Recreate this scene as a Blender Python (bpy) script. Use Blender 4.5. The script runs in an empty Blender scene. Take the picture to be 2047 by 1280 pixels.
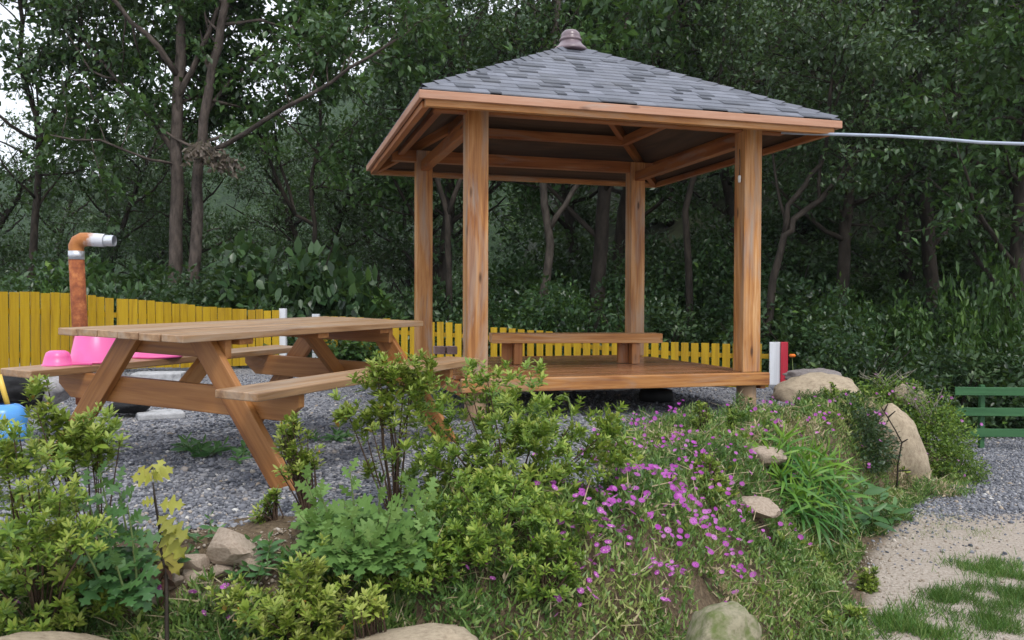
import bpy, math, random
import numpy as np
from mathutils import Vector, Matrix, Euler
rad = math.radians
rng = np.random.default_rng(7)
random.seed(7)
S = bpy.context.scene
COL = S.collection

# ------------------------------------------------------------------ camera
F_PX, PITCH, ROLL, EYE = 1674.3, -0.0187, 0.0035, 0.899
cd = bpy.data.cameras.new('camera')
cam = bpy.data.objects.new('camera', cd); COL.objects.link(cam)
cd.sensor_width = 36; cd.lens = F_PX / 2047 * 36
cd.clip_start = 0.05; cd.clip_end = 3000
cam.location = (0, 0, EYE)
cam.rotation_euler = (math.pi/2 + PITCH, -ROLL, 0)
cd.dof.use_dof = True; cd.dof.focus_distance = 5.6; cd.dof.aperture_fstop = 7.0
S.camera = cam
# ------------------------------------------------------------------ sky
SUN_EL, SUN_ROT = rad(56), rad(158)          # high, behind and right of the viewer
w = bpy.data.worlds.new('World'); S.world = w; w.use_nodes = True
nt = w.node_tree; N = nt.nodes; Lk = nt.links
bg = N['Background']
sky = N.new('ShaderNodeTexSky'); sky.sky_type = 'NISHITA'; sky.sun_disc = False
sky.sun_elevation = SUN_EL; sky.sun_rotation = SUN_ROT; sky.air_density = 1.0; sky.dust_density = 3.0
tc = N.new('ShaderNodeTexCoord')
cl = N.new('ShaderNodeTexNoise'); cl.inputs['Scale'].default_value = 2.2; cl.inputs['Detail'].default_value = 6
rp = N.new('ShaderNodeMapRange'); rp.inputs[1].default_value = .3; rp.inputs[2].default_value = .7
rp.inputs[3].default_value = .78; rp.inputs[4].default_value = 1.0
mx = N.new('ShaderNodeMix'); mx.data_type = 'RGBA'
mx.inputs[7].default_value = (8.9, 9.4, 10.2, 1)
Lk.new(tc.outputs['Generated'], cl.inputs['Vector']); Lk.new(cl.outputs['Fac'], rp.inputs[0])
Lk.new(rp.outputs[0], mx.inputs[0]); Lk.new(sky.outputs[0], mx.inputs[6]); Lk.new(mx.outputs[2], bg.inputs[0])
bg.inputs[1].default_value = 0.115
sd = bpy.data.lights.new('sun', 'SUN'); sd.energy = 1.5; sd.angle = rad(14); sd.color = (1, .96, .9)
so = bpy.data.objects.new('sun', sd); COL.objects.link(so)
sdir = Vector((math.sin(SUN_ROT)*math.cos(SUN_EL), math.cos(SUN_ROT)*math.cos(SUN_EL), math.sin(SUN_EL)))
so.rotation_euler = sdir.to_track_quat('Z', 'Y').to_euler()
S.view_settings.view_transform = 'Standard'; S.view_settings.look = 'None'
S.view_settings.exposure = 0.45; S.view_settings.gamma = 1
S.render.engine = 'CYCLES'
S.cycles.max_bounces = 6; S.cycles.diffuse_bounces = 3; S.cycles.glossy_bounces = 2
S.cycles.transmission_bounces = 3; S.cycles.transparent_max_bounces = 4

# ------------------------------------------------------------------ helpers
def ray(u, v):
    cx, cy = (u-1023.5), (v-640.0)
    cr, sr = math.cos(ROLL), math.sin(ROLL)
    x, y = cr*cx + sr*cy, -sr*cx + cr*cy
    c, s = math.cos(PITCH), math.sin(PITCH)
    yu = -y/F_PX
    return Vector((x/F_PX, c - yu*s, s + yu*c))
def spot(u, v, z=0.0):
    r = ray(u, v); t = (z-EYE)/r.z
    return Vector((r.x*t, r.y*t, z))
def at(u, v, d):
    r = ray(u, v); t = d/r.y
    return Vector((r.x*t, d, EYE + r.z*t))

def tag(o, label=None, cat=None, group=None, kind=None):
    if label: o['label'] = label
    if cat: o['category'] = cat
    if group: o['group'] = group
    if kind: o['kind'] = kind
    return o
def empty(name, loc, rz=0.0):
    o = bpy.data.objects.new(name, None); COL.objects.link(o)
    o.empty_display_size = .1
    o.location = loc; o.rotation_euler = (0, 0, rz); return o

class MB:
    """collects geometry of one mesh; gc = grain coordinates, tint = per face number"""
    def __init__(s): s.v = []; s.f = []; s.g = []; s.t = []; s.m = []; s.sm = []
    def add(s, V, Fc, gc=None, tint=None, mat=0, smooth=False):
        o = len(s.v); s.v += [tuple(p) for p in V]
        s.g += [tuple(p) for p in (gc if gc is not None else V)]
        for i, f in enumerate(Fc):
            s.f.append(tuple(a+o for a in f))
            s.t.append(tint[i] if hasattr(tint, '__len__') else (tint if tint is not None else .5))
            s.m.append(mat); s.sm.append(smooth)
    def box(s, c, size, M=None, grain=0, tint=None, mat=0, skew=None):
        hx, hy, hz = size[0]/2, size[1]/2, size[2]/2
        P = [Vector((x*hx, y*hy, z*hz)) for z in (-1, 1) for y in (-1, 1) for x in (-1, 1)]
        off = Vector((random.uniform(0, 40), random.uniform(0, 40), random.uniform(0, 40)))
        G = []
        for p in P:
            q = Vector((p[grain], p[(grain+1) % 3], p[(grain+2) % 3])); G.append(q+off)
        if skew: P = [skew(p) for p in P]
        M = M or Matrix.Identity(4)
        V = [M @ (p + Vector(c)) for p in P]
        s.add(V, [(0,2,3,1),(4,5,7,6),(0,1,5,4),(2,6,7,3),(0,4,6,2),(1,3,7,5)], G,
              tint if tint is not None else random.random(), mat)
    def beam(s, a, b, wd, ht, up=(0,0,1), tint=None, mat=0, ext=0.0):
        a, b = Vector(a), Vector(b); d = (b-a); L = d.length; d.normalize()
        sd_ = Vector(up).cross(d).normalized(); u = d.cross(sd_)
        M = Matrix(((d.x, sd_.x, u.x, (a.x+b.x)/2), (d.y, sd_.y, u.y, (a.y+b.y)/2), (d.z, sd_.z, u.z, (a.z+b.z)/2), (0,0,0,1)))
        s.box((0,0,0), (L+2*ext, wd, ht), M, 0, tint, mat)
    def tube(s, pts, radii, n=7, cap=True, mat=0, tint=None, smooth=True):
        pts = [Vector(p) for p in pts]; V = []; Fc = []; G = []
        ref = Vector((.3, .9, .2)); L = 0
        for i, p in enumerate(pts):
            d = (pts[min(i+1, len(pts)-1)] - pts[max(i-1, 0)]).normalized()
            a = d.cross(ref)
            if a.length < .05: a = d.cross(Vector((1, 0, 0)))
            a.normalize(); b = d.cross(a)
            if i: L += (p-pts[i-1]).length
            for k in range(n):
                t = 2*math.pi*k/n
                V.append(p + (a*math.cos(t)+b*math.sin(t))*radii[i])
                G.append((L, math.cos(t)*radii[i], math.sin(t)*radii[i]))
        for i in range(len(pts)-1):
            for k in range(n):
                Fc.append((i*n+k, i*n+(k+1) % n, (i+1)*n+(k+1) % n, (i+1)*n+k))
        if cap:
            Fc.append(tuple(range(n-1, -1, -1))); Fc.append(tuple((len(pts)-1)*n+k for k in range(n)))
        s.add(V, Fc, G, tint, mat, smooth)
    def lathe(s, prof, n=20, c=(0,0,0), mat=0, tint=None, M=None):
        V = []; Fc = []
        for r, z in prof:
            for k in range(n):
                t = 2*math.pi*k/n
                p = Vector((c[0]+r*math.cos(t), c[1]+r*math.sin(t), c[2]+z))
                V.append(M @ p if M else p)
        for i in range(len(prof)-1):
            for k in range(n): Fc.append((i*n+k, i*n+(k+1) % n, (i+1)*n+(k+1) % n, (i+1)*n+k))
        s.add(V, Fc, None, tint, mat, True)
    def build(s, name, mats, parent=None, bevel=0.0, loc=None):
        me = bpy.data.meshes.new(name); me.from_pydata(s.v, [], s.f); me.update()
        a = me.attributes.new('gc', 'FLOAT_VECTOR', 'POINT'); a.data.foreach_set('vector', np.array(s.g, 'f').ravel())
        a = me.attributes.new('tint', 'FLOAT', 'FACE'); a.data.foreach_set('value', np.array(s.t, 'f'))
        if not isinstance(mats, (list, tuple)): mats = [mats]
        for m in mats: me.materials.append(m)
        me.polygons.foreach_set('material_index', s.m); me.polygons.foreach_set('use_smooth', s.sm)
        o = bpy.data.objects.new(name, me); COL.objects.link(o)
        if parent: o.parent = parent
        if loc is not None: o.location = loc
        if bevel:
            b = o.modifiers.new('bevel', 'BEVEL'); b.width = bevel; b.segments = 2; b.limit_method = 'ANGLE'; b.angle_limit = rad(50)
        return o

def mesh_np(name, V, T, tint, mat, smooth=False):
    """big mesh from arrays; T (k, m) polygons of equal size"""
    V = np.asarray(V, 'f'); T = np.asarray(T, 'i'); k, m = T.shape
    me = bpy.data.meshes.new(name)
    me.vertices.add(len(V)); me.vertices.foreach_set('co', V.ravel())
    me.loops.add(k*m); me.loops.foreach_set('vertex_index', T.ravel())
    me.polygons.add(k); me.polygons.foreach_set('loop_start', np.arange(0, k*m, m, dtype='i'))
    if smooth: me.polygons.foreach_set('use_smooth', np.ones(k, bool))
    me.update(calc_edges=True)
    a = me.attributes.new('tint', 'FLOAT', 'FACE'); a.data.foreach_set('value', np.asarray(tint, 'f'))
    me.materials.append(mat); return me
def link(name, me, parent=None, loc=None):
    o = bpy.data.objects.new(name, me); COL.objects.link(o)
    if parent: o.parent = parent
    if loc is not None: o.location = loc
    return o
def unit(a): return a/np.maximum(np.linalg.norm(a, axis=-1, keepdims=True), 1e-9)
def frames(D, U):
    D = unit(D); Sd = unit(np.cross(U, D)); Nn = np.cross(D, Sd)
    return np.stack([D, Sd, Nn], axis=-1)
def scatter(tv, tf, D, U, P, sc, tint, sw=None):
    """copies of a leaf/stone template: x along D, z towards U, size sc"""
    R = frames(D, U); sc = np.broadcast_to(sc, (len(P),)); tv = np.asarray(tv, float)
    tvs = tv[None]*sc[:, None, None]
    if sw is not None: tvs = tvs*np.stack([np.ones(len(P)), sw, np.ones(len(P))], 1)[:, None, :]
    V = np.einsum('nij,nkj->nki', R, tvs) + P[:, None]
    n = len(tv); T = np.asarray(tf)[None] + (np.arange(len(P))*n)[:, None, None]
    tt = np.repeat(tint, len(tf))
    return V.reshape(-1, 3), T.reshape(-1, np.asarray(tf).shape[1]), tt
class LB:
    """collects scattered templates (triangles) for one mesh"""
    def __init__(s): s.V = []; s.T = []; s.t = []; s.n = 0
    def add(s, VT):
        V, T, t = VT; s.V.append(V); s.T.append(T+s.n); s.t.append(t); s.n += len(V)
    def mesh(s, name, mat, smooth=False):
        return mesh_np(name, np.concatenate(s.V), np.concatenate(s.T), np.concatenate(s.t), mat, smooth)
# leaf templates (unit length along x)
KITE = ([(0,0,0),(.42,.26,.06),(.42,-.26,.06),(1,0,-.08)], [(0,2,3),(0,3,1)])
OVAL = ([(0,0,0),(.3,.17,.045),(.3,-.17,.045),(.5,0,.0),(.68,.16,.03),(.68,-.16,.03),(1,0,-.07)],
        [(0,3,1),(0,2,3),(1,3,4),(3,2,5),(4,3,6),(3,5,6)])
LANCE = ([(0,0,0),(.25,.05,.07),(.25,-.05,.07),(.55,.045,.04),(.55,-.045,.04),(.8,.025,-.1),(.8,-.025,-.1),(1,0,-.28)],
         [(0,2,1),(1,2,3),(2,4,3),(3,4,5),(4,6,5),(5,6,7)])
BLADE = ([(0,.035,0),(0,-.035,0),(.55,.022,.06),(.55,-.022,.06),(1,0,-.04)], [(0,1,3),(0,3,2),(2,3,4)])
def lobed():
    e = [(.0,.004),(.10,.03),(.17,.10),(.25,.27),(.31,.28),(.345,.11),(.42,.13),(.50,.36),(.57,.37),(.63,.12),(.70,.12),(.77,.23),(.82,.19),(.85,.07),(1,0)]
    V = []; T = []; mx_ = -1
    for x, y in e:
        m = min(1, max(x-.4*y, mx_+.012)); mx_ = m; V.append((m, 0, -.16*m*m))
    for sgn in (1, -1):
        st = len(V)
        for x, y in e: V.append((x, y*sgn, .16*y-.16*x*x-.5*y*y))
        for i in range(len(e)-1):
            for t in ((i, i+1, st+i+1), (i, st+i+1, st+i)): T.append(t[::-1] if sgn > 0 else t)
    return V, T
LOBED = lobed()
def randdirs(n, zmin=-1.0):
    z = rng.uniform(zmin, 1, n); a = rng.uniform(0, 2*np.pi, n); r = np.sqrt(1-z*z)
    return np.stack([r*np.cos(a), r*np.sin(a), z], 1)

# ------------------------------------------------------------------ materials
def newmat(name, rough=.6, spec=.4):
    m = bpy.data.materials.new(name); m.use_nodes = True
    n = m.node_tree.nodes; b = n['Principled BSDF']
    b.inputs['Roughness'].default_value = rough; b.inputs['Specular IOR Level'].default_value = spec
    return m, n, m.node_tree.links, b
def ramp(n, stops, interp='LINEAR'):
    r = n.new('ShaderNodeValToRGB'); e = r.color_ramp.elements; r.color_ramp.interpolation = interp
    e[0].position = stops[0][0]; e[0].color = (*stops[0][1], 1)
    e[1].position = stops[-1][0]; e[1].color = (*stops[-1][1], 1)
    for p, c in stops[1:-1]:
        q = e.new(p); q.color = (*c, 1)
    return r
def noise(n, l, vec, scale, detail=4, rough=.55, dist=0.0):
    t = n.new('ShaderNodeTexNoise'); t.inputs['Scale'].default_value = scale
    t.inputs['Detail'].default_value = detail; t.inputs['Roughness'].default_value = rough
    t.inputs['Distortion'].default_value = dist
    if vec is not None: l.new(vec, t.inputs['Vector'])
    return t
def mapping(n, l, vec, scale):
    t = n.new('ShaderNodeMapping'); t.inputs['Scale'].default_value = scale; l.new(vec, t.inputs['Vector']); return t.outputs[0]
def mixc(n, l, fac, a, b, mode='MIX'):
    t = n.new('ShaderNodeMix'); t.data_type = 'RGBA'; t.blend_type = mode
    for sock, val in ((t.inputs[0], fac), (t.inputs[6], a), (t.inputs[7], b)):
        if hasattr(val, 'is_linked') or isinstance(val, bpy.types.NodeSocket): l.new(val, sock)
        elif isinstance(val, (int, float)): sock.default_value = val
        else: sock.default_value = (*val, 1)
    return t.outputs[2]
def bump(n, l, h, strength, dist, b):
    t = n.new('ShaderNodeBump'); t.inputs['Strength'].default_value = strength; t.inputs['Distance'].default_value = dist
    l.new(h, t.inputs['Height']); l.new(t.outputs[0], b.inputs['Normal'])
def mrange(n, l, v, a, b, c=0.0, d=1.0):
    t = n.new('ShaderNodeMapRange'); l.new(v, t.inputs[0])
    for i, q in enumerate((a, b, c, d)): t.inputs[i+1].default_value = q
    return t.outputs[0]
def attr(n, name):
    t = n.new('ShaderNodeAttribute'); t.attribute_name = name; return t

def wood(name, dark, mid, light, grey=0.0, greycol=(.27,.235,.21), rough=.5, spec=.4, knots=True, tintvar=.25):
    m, n, l, b = newmat(name, rough, spec)
    g = attr(n, 'gc').outputs['Vector']; t = attr(n, 'tint').outputs['Fac']
    n1 = noise(n, l, mapping(n, l, g, (2.0, 38, 38)), 1.0, 7, .6, .6)
    n2 = noise(n, l, mapping(n, l, g, (.8, 7, 7)), 1.0, 3, .5, 1.2)
    mm = n.new('ShaderNodeMath'); mm.operation = 'ADD'; l.new(n1.outputs['Fac'], mm.inputs[0]); l.new(n2.outputs['Fac'], mm.inputs[1])
    h = n.new('ShaderNodeMath'); h.operation = 'MULTIPLY'; h.inputs[1].default_value = .5; l.new(mm.outputs[0], h.inputs[0])
    c = ramp(n, [(.37, dark), (.5, mid), (.63, light)]); l.new(h.outputs[0], c.inputs[0]); colr = c.outputs[0]
    colr = mixc(n, l, mrange(n, l, t, 0, 1, 0, tintvar), colr, dark)
    if grey > 0:
        n3 = noise(n, l, mapping(n, l, g, (1.3, 9, 9)), 1.0, 5, .6, .8)
        colr = mixc(n, l, mrange(n, l, n3.outputs['Fac'], .62-grey*.25, .74, 0, min(1, .5+grey*.6)), colr, greycol)
    if knots:
        v = n.new('ShaderNodeTexVoronoi'); v.inputs['Scale'].default_value = 1.0
        l.new(mapping(n, l, g, (2.6, 9, 9)), v.inputs['Vector'])
        kc = n.new('ShaderNodeSeparateColor'); l.new(v.outputs['Color'], kc.inputs[0])
        km = n.new('ShaderNodeMath'); km.operation = 'MULTIPLY'
        l.new(mrange(n, l, v.outputs['Distance'], .07, .16, .9, 0), km.inputs[0]); l.new(mrange(n, l, kc.outputs[0], .5, .55), km.inputs[1])
        colr = mixc(n, l, km.outputs[0], colr, tuple(q*.22 for q in dark))
    l.new(colr, b.inputs['Base Color'])
    l.new(mrange(n, l, n1.outputs['Fac'], .3, .7, rough-.1, rough+.12), b.inputs['Roughness'])
    bump(n, l, n1.outputs['Fac'], .35, .004, b)
    return m
M_TABLE = wood('table_wood', (.19,.068,.017), (.33,.135,.035), (.43,.20,.065), rough=.48, spec=.5, knots=False)
M_TTOP = wood('table_top_wood', (.20,.105,.05), (.34,.20,.10), (.44,.285,.165), grey=.5, greycol=(.35,.29,.235), rough=.42, spec=.55, knots=False)
M_POST = wood('post_wood', (.23,.08,.022), (.46,.205,.06), (.60,.345,.16), grey=.6, greycol=(.34,.28,.235), rough=.5)
M_BEAM = wood('beam_wood', (.19,.06,.015), (.33,.12,.033), (.42,.18,.06), grey=.25, rough=.55)
M_FASC = wood('fascia_wood', (.38,.19,.115), (.48,.265,.175), (.53,.32,.23), grey=.2, greycol=(.42,.36,.32), rough=.5)
M_DECK = wood('deck_wood', (.20,.075,.03), (.30,.125,.05), (.38,.18,.085), grey=.2, rough=.24, spec=.6)
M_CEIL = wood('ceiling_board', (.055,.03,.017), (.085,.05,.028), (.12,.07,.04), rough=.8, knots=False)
M_YEL = wood('yellow_paint', (.33,.19,.004), (.46,.285,.005), (.52,.34,.009), grey=.15, greycol=(.30,.16,.03), rough=.55, knots=False, tintvar=.3)
M_GREEN = wood('green_paint', (.028,.10,.035), (.038,.13,.048), (.055,.16,.06), rough=.55, knots=False)
M_WHITE = wood('white_paint', (.58,.60,.64), (.68,.70,.74), (.74,.76,.80), grey=.1, greycol=(.45,.45,.45), rough=.5, knots=False)
M_RED = wood('red_paint', (.36,.015,.03), (.48,.02,.045), (.54,.035,.06), rough=.45, knots=False)
M_DARKW = wood('dark_wood', (.05,.045,.04), (.08,.07,.06), (.12,.10,.085), rough=.8, knots=False)
M_LOG = wood('bark_free_log', (.26,.16,.09), (.36,.235,.14), (.44,.30,.19), grey=.6, greycol=(.25,.21,.17), rough=.7)

def leafmat(name, stops, rough=.42, spec=.5, trans=.25, transc=(.16,.25,.03)):
    m, n, l, b = newmat(name, rough, spec)
    t = attr(n, 'tint').outputs['Fac']
    geo = n.new('ShaderNodeNewGeometry'); oi = n.new('ShaderNodeObjectInfo')
    c = ramp(n, stops); l.new(t, c.inputs[0]); colr = c.outputs[0]
    colr = mixc(n, l, mrange(n, l, oi.outputs['Random'], 0, 1, 0, .35), colr, tuple(q*.6 for q in stops[0][1]))
    l.new(colr, b.inputs['Base Color'])
    tr = n.new('ShaderNodeBsdfTranslucent'); l.new(mixc(n, l, .5, colr, transc), tr.inputs['Color'])
    ms = n.new('ShaderNodeMixShader'); ms.inputs[0].default_value = trans
    l.new(b.outputs[0], ms.inputs[1]); l.new(tr.outputs[0], ms.inputs[2])
    l.new(ms.outputs[0], n['Material Output'].inputs['Surface']); return m
L_DARK = leafmat('forest_leaf', [(0,(.011,.029,.012)),(.45,(.034,.080,.029)),(.85,(.085,.16,.055)),(1,(.14,.25,.035))],.36,.5)
L_MID = leafmat('midgreen_leaf', [(0,(.016,.040,.013)),(.45,(.042,.098,.028)),(.85,(.09,.18,.045)),(1,(.18,.29,.04))],.38,.5)
L_OLIVE = leafmat('olive_leaf', [(0,(.014,.034,.015)),(.5,(.052,.10,.042)),(1,(.13,.21,.08))],.36,.5)
L_AZ = leafmat('azalea_leaf', [(0,(.05,.10,.016)),(.3,(.12,.20,.028)),(.65,(.25,.34,.045)),(.96,(.42,.46,.11)),(1,(.48,.26,.06))], .45, .35)
L_AZD = leafmat('dark_azalea_leaf', [(0,(.035,.08,.016)),(.35,(.10,.19,.028)),(.7,(.22,.325,.045)),(1,(.40,.44,.09))], .42, .35)
L_MUG = leafmat('lobed_leaf', [(0,(.05,.13,.03)),(.5,(.14,.26,.06)),(1,(.28,.42,.13))], .6, .25)
L_MUGD = leafmat('deep_green_lobed_leaf', [(0,(.035,.105,.03)),(.5,(.07,.18,.05)),(1,(.14,.27,.08))], .45)
L_YEL = leafmat('yellowing_leaf', [(0,(.24,.24,.03)),(.6,(.38,.38,.06)),(1,(.30,.17,.05))], .55)
L_WIL = leafmat('willow_like_leaf', [(0,(.015,.07,.012)),(.5,(.05,.17,.025)),(1,(.24,.42,.04))], .45, .4)
L_MAT = leafmat('ice_plant_leaf', [(0,(.055,.13,.03)),(.4,(.13,.235,.055)),(.75,(.26,.36,.09)),(.93,(.38,.40,.14)),(1,(.50,.40,.25))], .45)
L_GRASS = leafmat('grass_blade', [(0,(.05,.13,.02)),(.6,(.10,.23,.035)),(1,(.22,.28,.08))], .5)
L_DRY = leafmat('dry_leaf', [(0,(.13,.10,.08)),(.5,(.22,.18,.15)),(1,(.32,.27,.24))], .8, .2)
L_BRN = leafmat('withered_leaf', [(0,(.03,.015,.01)),(1,(.07,.035,.02))], .8, .2, .05)
L_PET = leafmat('magenta_petal', [(0,(.44,.05,.44)),(.6,(.58,.11,.57)),(1,(.70,.26,.68))], .5, .3, .3, (.6,.1,.5))
def bark(name, c1, c2):
    m, n, l, b = newmat(name, .85, .2)
    g = attr(n, 'gc').outputs['Vector']
    n1 = noise(n, l, mapping(n, l, g, (5, 14, 14)), 1.0, 6, .65)
    c = ramp(n, [(.35, c1), (.65, c2)]); l.new(n1.outputs['Fac'], c.inputs[0]); l.new(c.outputs[0], b.inputs['Base Color'])
    bump(n, l, n1.outputs['Fac'], .8, .02, b); return m
B_GREY = bark('grey_bark', (.035,.028,.024), (.115,.092,.078))
B_DARK = bark('dark_bark', (.018,.015,.012), (.05,.04,.032))
B_MID = bark('brown_grey_bark', (.03,.025,.02), (.085,.07,.058))
B_TWIG = bark('twig_bark', (.05,.03,.02), (.12,.08,.055))
B_STEM = bark('green_stem', (.10,.15,.05), (.17,.22,.08))

def rock(name, base, dark, moss=0.0, scale=1.0):
    m, n, l, b = newmat(name, .85, .25)
    tcn = n.new('ShaderNodeTexCoord').outputs['Object']
    n1 = noise(n, l, tcn, 9*scale, 8, .65); n2 = noise(n, l, tcn, 60*scale, 4, .7); n3 = noise(n, l, tcn, 3*scale, 4)
    c = ramp(n, [(.3, dark), (.5, base), (.75, tuple(min(1, q*1.25) for q in base))]); l.new(n1.outputs['Fac'], c.inputs[0])
    colr = mixc(n, l, mrange(n, l, n2.outputs['Fac'], .35, .65, 0, .35), c.outputs[0], dark)
    if moss: colr = mixc(n, l, mrange(n, l, n3.outputs['Fac'], .62-.3*moss, .72-.1*moss, 0, .85), colr, (.10,.14,.03))
    l.new(colr, b.inputs['Base Color'])
    ad = n.new('ShaderNodeMath'); l.new(n1.outputs['Fac'], ad.inputs[0]); l.new(n2.outputs['Fac'], ad.inputs[1])
    bump(n, l, ad.outputs[0], .6, .009, b); return m
R_BEIGE = rock('beige_rock', (.44,.36,.26), (.26,.20,.14))
R_MOSS = rock('mossy_rock', (.32,.29,.20), (.18,.17,.10), moss=.6)
R_GREY = rock('grey_rock', (.27,.24,.23), (.15,.13,.13))
R_PINK = rock('broken_rock', (.42,.34,.27), (.25,.185,.135))
R_CONC = rock('concrete', (.48,.48,.49), (.25,.25,.26), scale=2)
R_BLACK = rock('sooty_black', (.02,.02,.022), (.01,.01,.01))
def plain(name, c, rough=.5, spec=.5, metal=0.0, var=.15):
    m, n, l, b = newmat(name, rough, spec); b.inputs['Metallic'].default_value = metal
    n1 = noise(n, l, n.new('ShaderNodeTexCoord').outputs['Object'], 12, 5)
    l.new(mixc(n, l, mrange(n, l, n1.outputs['Fac'], .35, .7, 0, 1), c, tuple(q*(1-var) for q in c)), b.inputs['Base Color'])
    return m
P_PINK = plain('pink_plastic', (.82,.13,.38), .35)
P_BLUE = plain('blue_plastic', (.08,.30,.68), .3)
P_YELLOW = plain('yellow_plastic', (.75,.50,.08), .4)
P_CABLE = plain('grey_hose', (.36,.42,.52), .45)
P_STEEL = plain('bright_steel', (.66,.68,.72), .35, metal=.7)
P_FINIAL = plain('glazed_clay', (.20,.145,.165), .3, .6, var=.3)
P_BRICK = plain('brick_clay', (.34,.22,.20), .85, .2, var=.3)
P_BLACK = plain('black_rubber', (.012,.012,.014), .6)
P_ORANGE = plain('orange_petal', (.8,.18,.01), .5)
P_WCENT = plain('pale_flower_centre', (.75,.62,.55), .6)
def rustmat():
    m, n, l, b = newmat('rusty_steel', .8, .3)
    t = n.new('ShaderNodeTexCoord').outputs['Object']
    n1 = noise(n, l, t, 14, 8, .7)
    c = ramp(n, [(.3, (.13,.035,.018)), (.5, (.27,.08,.03)), (.7, (.48,.18,.06))]); l.new(n1.outputs['Fac'], c.inputs[0])
    l.new(c.outputs[0], b.inputs['Base Color']); bump(n, l, n1.outputs['Fac'], .4, .004, b); return m
M_RUST = rustmat()
def elbowmat():
    m, n, l, b = newmat('half_rusted_steel', .5, .4)
    t = n.new('ShaderNodeTexCoord').outputs['Object']
    n1 = noise(n, l, t, 10, 8, .7)
    sx = n.new('ShaderNodeSeparateXYZ'); l.new(t, sx.inputs[0])
    ad = n.new('ShaderNodeMath'); ad.operation = 'MULTIPLY_ADD'; ad.inputs[1].default_value = .25
    l.new(n1.outputs['Fac'], ad.inputs[0]); l.new(sx.outputs[0], ad.inputs[2])
    f = mrange(n, l, ad.outputs[0], .22, .30)
    l.new(mixc(n, l, f, mixc(n, l, n1.outputs['Fac'], (.22,.06,.02), (.62,.26,.07)), (.60,.61,.66)), b.inputs['Base Color'])
    return m
M_ELBOW = elbowmat()

# ------------------------------------------------------------------ terrain
UP = [(-30,3.0),(-4,3.1),(-1.5,3.25),(-.4,3.35),(.45,3.7),(1.1,4.7),(1.8,5.9),(2.75,6.9),(3.25,7.6),(3.6,9.0),(4.0,10.8),(4.6,13),(6,18),(8,40)]
LOW = [(-30,2.2),(-4,2.3),(-1.5,2.45),(-.3,2.6),(.9,3.1),(1.65,4.3),(2.2,5.5),(3.0,6.6),(3.75,7.2),(4.25,8.2),(4.9,10),(5.9,13),(8,18),(11,40)]
def side_dist(X, Y, pl):
    best = np.full(X.shape, 1e9); sg = np.ones(X.shape)
    for (x0, y0), (x1, y1) in zip(pl[:-1], pl[1:]):
        dx, dy = x1-x0, y1-y0; L2 = dx*dx+dy*dy
        t = np.clip(((X-x0)*dx+(Y-y0)*dy)/L2, 0, 1)
        ex, ey = X-(x0+t*dx), Y-(y0+t*dy); d = np.hypot(ex, ey)
        cr = dx*(Y-y0)-dy*(X-x0)                     # >0: left of the line = terrace side
        m = d < best; best = np.where(m, d, best); sg = np.where(m, np.sign(cr), sg)
    return best*sg
def sstep(a, b, x):
    t = np.clip((x-a)/(b-a), 0, 1); return t*t*(3-2*t)
def wob(X, Y, s, k=0):
    return np.sin(X*s+1.3+k)*np.cos(Y*s*1.17+.7*k) + .5*np.sin(X*s*2.3+2.1*k+Y*s*.9)*np.cos(Y*s*2.1-X*s*.6)
def tz(X, Y):
    X = np.asarray(X, float); Y = np.asarray(Y, float)
    a = side_dist(X, Y, UP); b = side_dist(X, Y, LOW)
    t = np.where(a > 0, 0, np.where(b < 0, 1, -a/np.maximum(-a+b, 1e-6)))
    low = -.70 - .06*sstep(8, 16, Y)
    z = low*sstep(0, 1, t)
    z = z - .20*sstep(0, 3, X)*sstep(8.8, 11, Y)*(t < .01) + .10*sstep(-3, -6, X)*sstep(6, 9, Y)
    z = z + .012*wob(X, Y, 1.7) + .006*wob(X, Y, 5.3, 2)
    hill = sstep(-3, 7, X-.02*Y)                      # wooded slope rises behind, on the right
    rise = np.maximum(Y-13.5, 0)
    z = z + hill*(rise*.42+ .004*rise**2) + (1-hill)*(-.04*np.maximum(Y-14, 0))*sstep(14, 20, Y)
    return z
_gx = np.arange(-8, 10.01, .06); _gy = np.arange(1, 15.01, .06); _GX, _GY = np.meshgrid(_gx, _gy); _GZ = tz(_GX, _GY)
def tz1(x, y):
    i = (x+8)/.06; j = (y-1)/.06
    if 0 <= i < len(_gx)-1 and 0 <= j < len(_gy)-1:
        a, b = int(i), int(j); f, g = i-a, j-b
        return float((_GZ[b, a]*(1-f)+_GZ[b, a+1]*f)*(1-g)+(_GZ[b+1, a]*(1-f)+_GZ[b+1, a+1]*f)*g)
    return float(tz(np.array([x]), np.array([y]))[0])
def ground_at(u, v):
    """where the view ray of a photo position meets the ground"""
    r = ray(u, v); t = 1.5
    while t < 60:
        p = Vector((r.x*t, r.y*t, EYE+r.z*t))
        if p.z < tz1(p.x, p.y): return Vector((p.x, p.y, tz1(p.x, p.y)))
        t += .02
    return Vector((r.x*8, r.y*8, tz1(r.x*8, r.y*8)))

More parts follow.
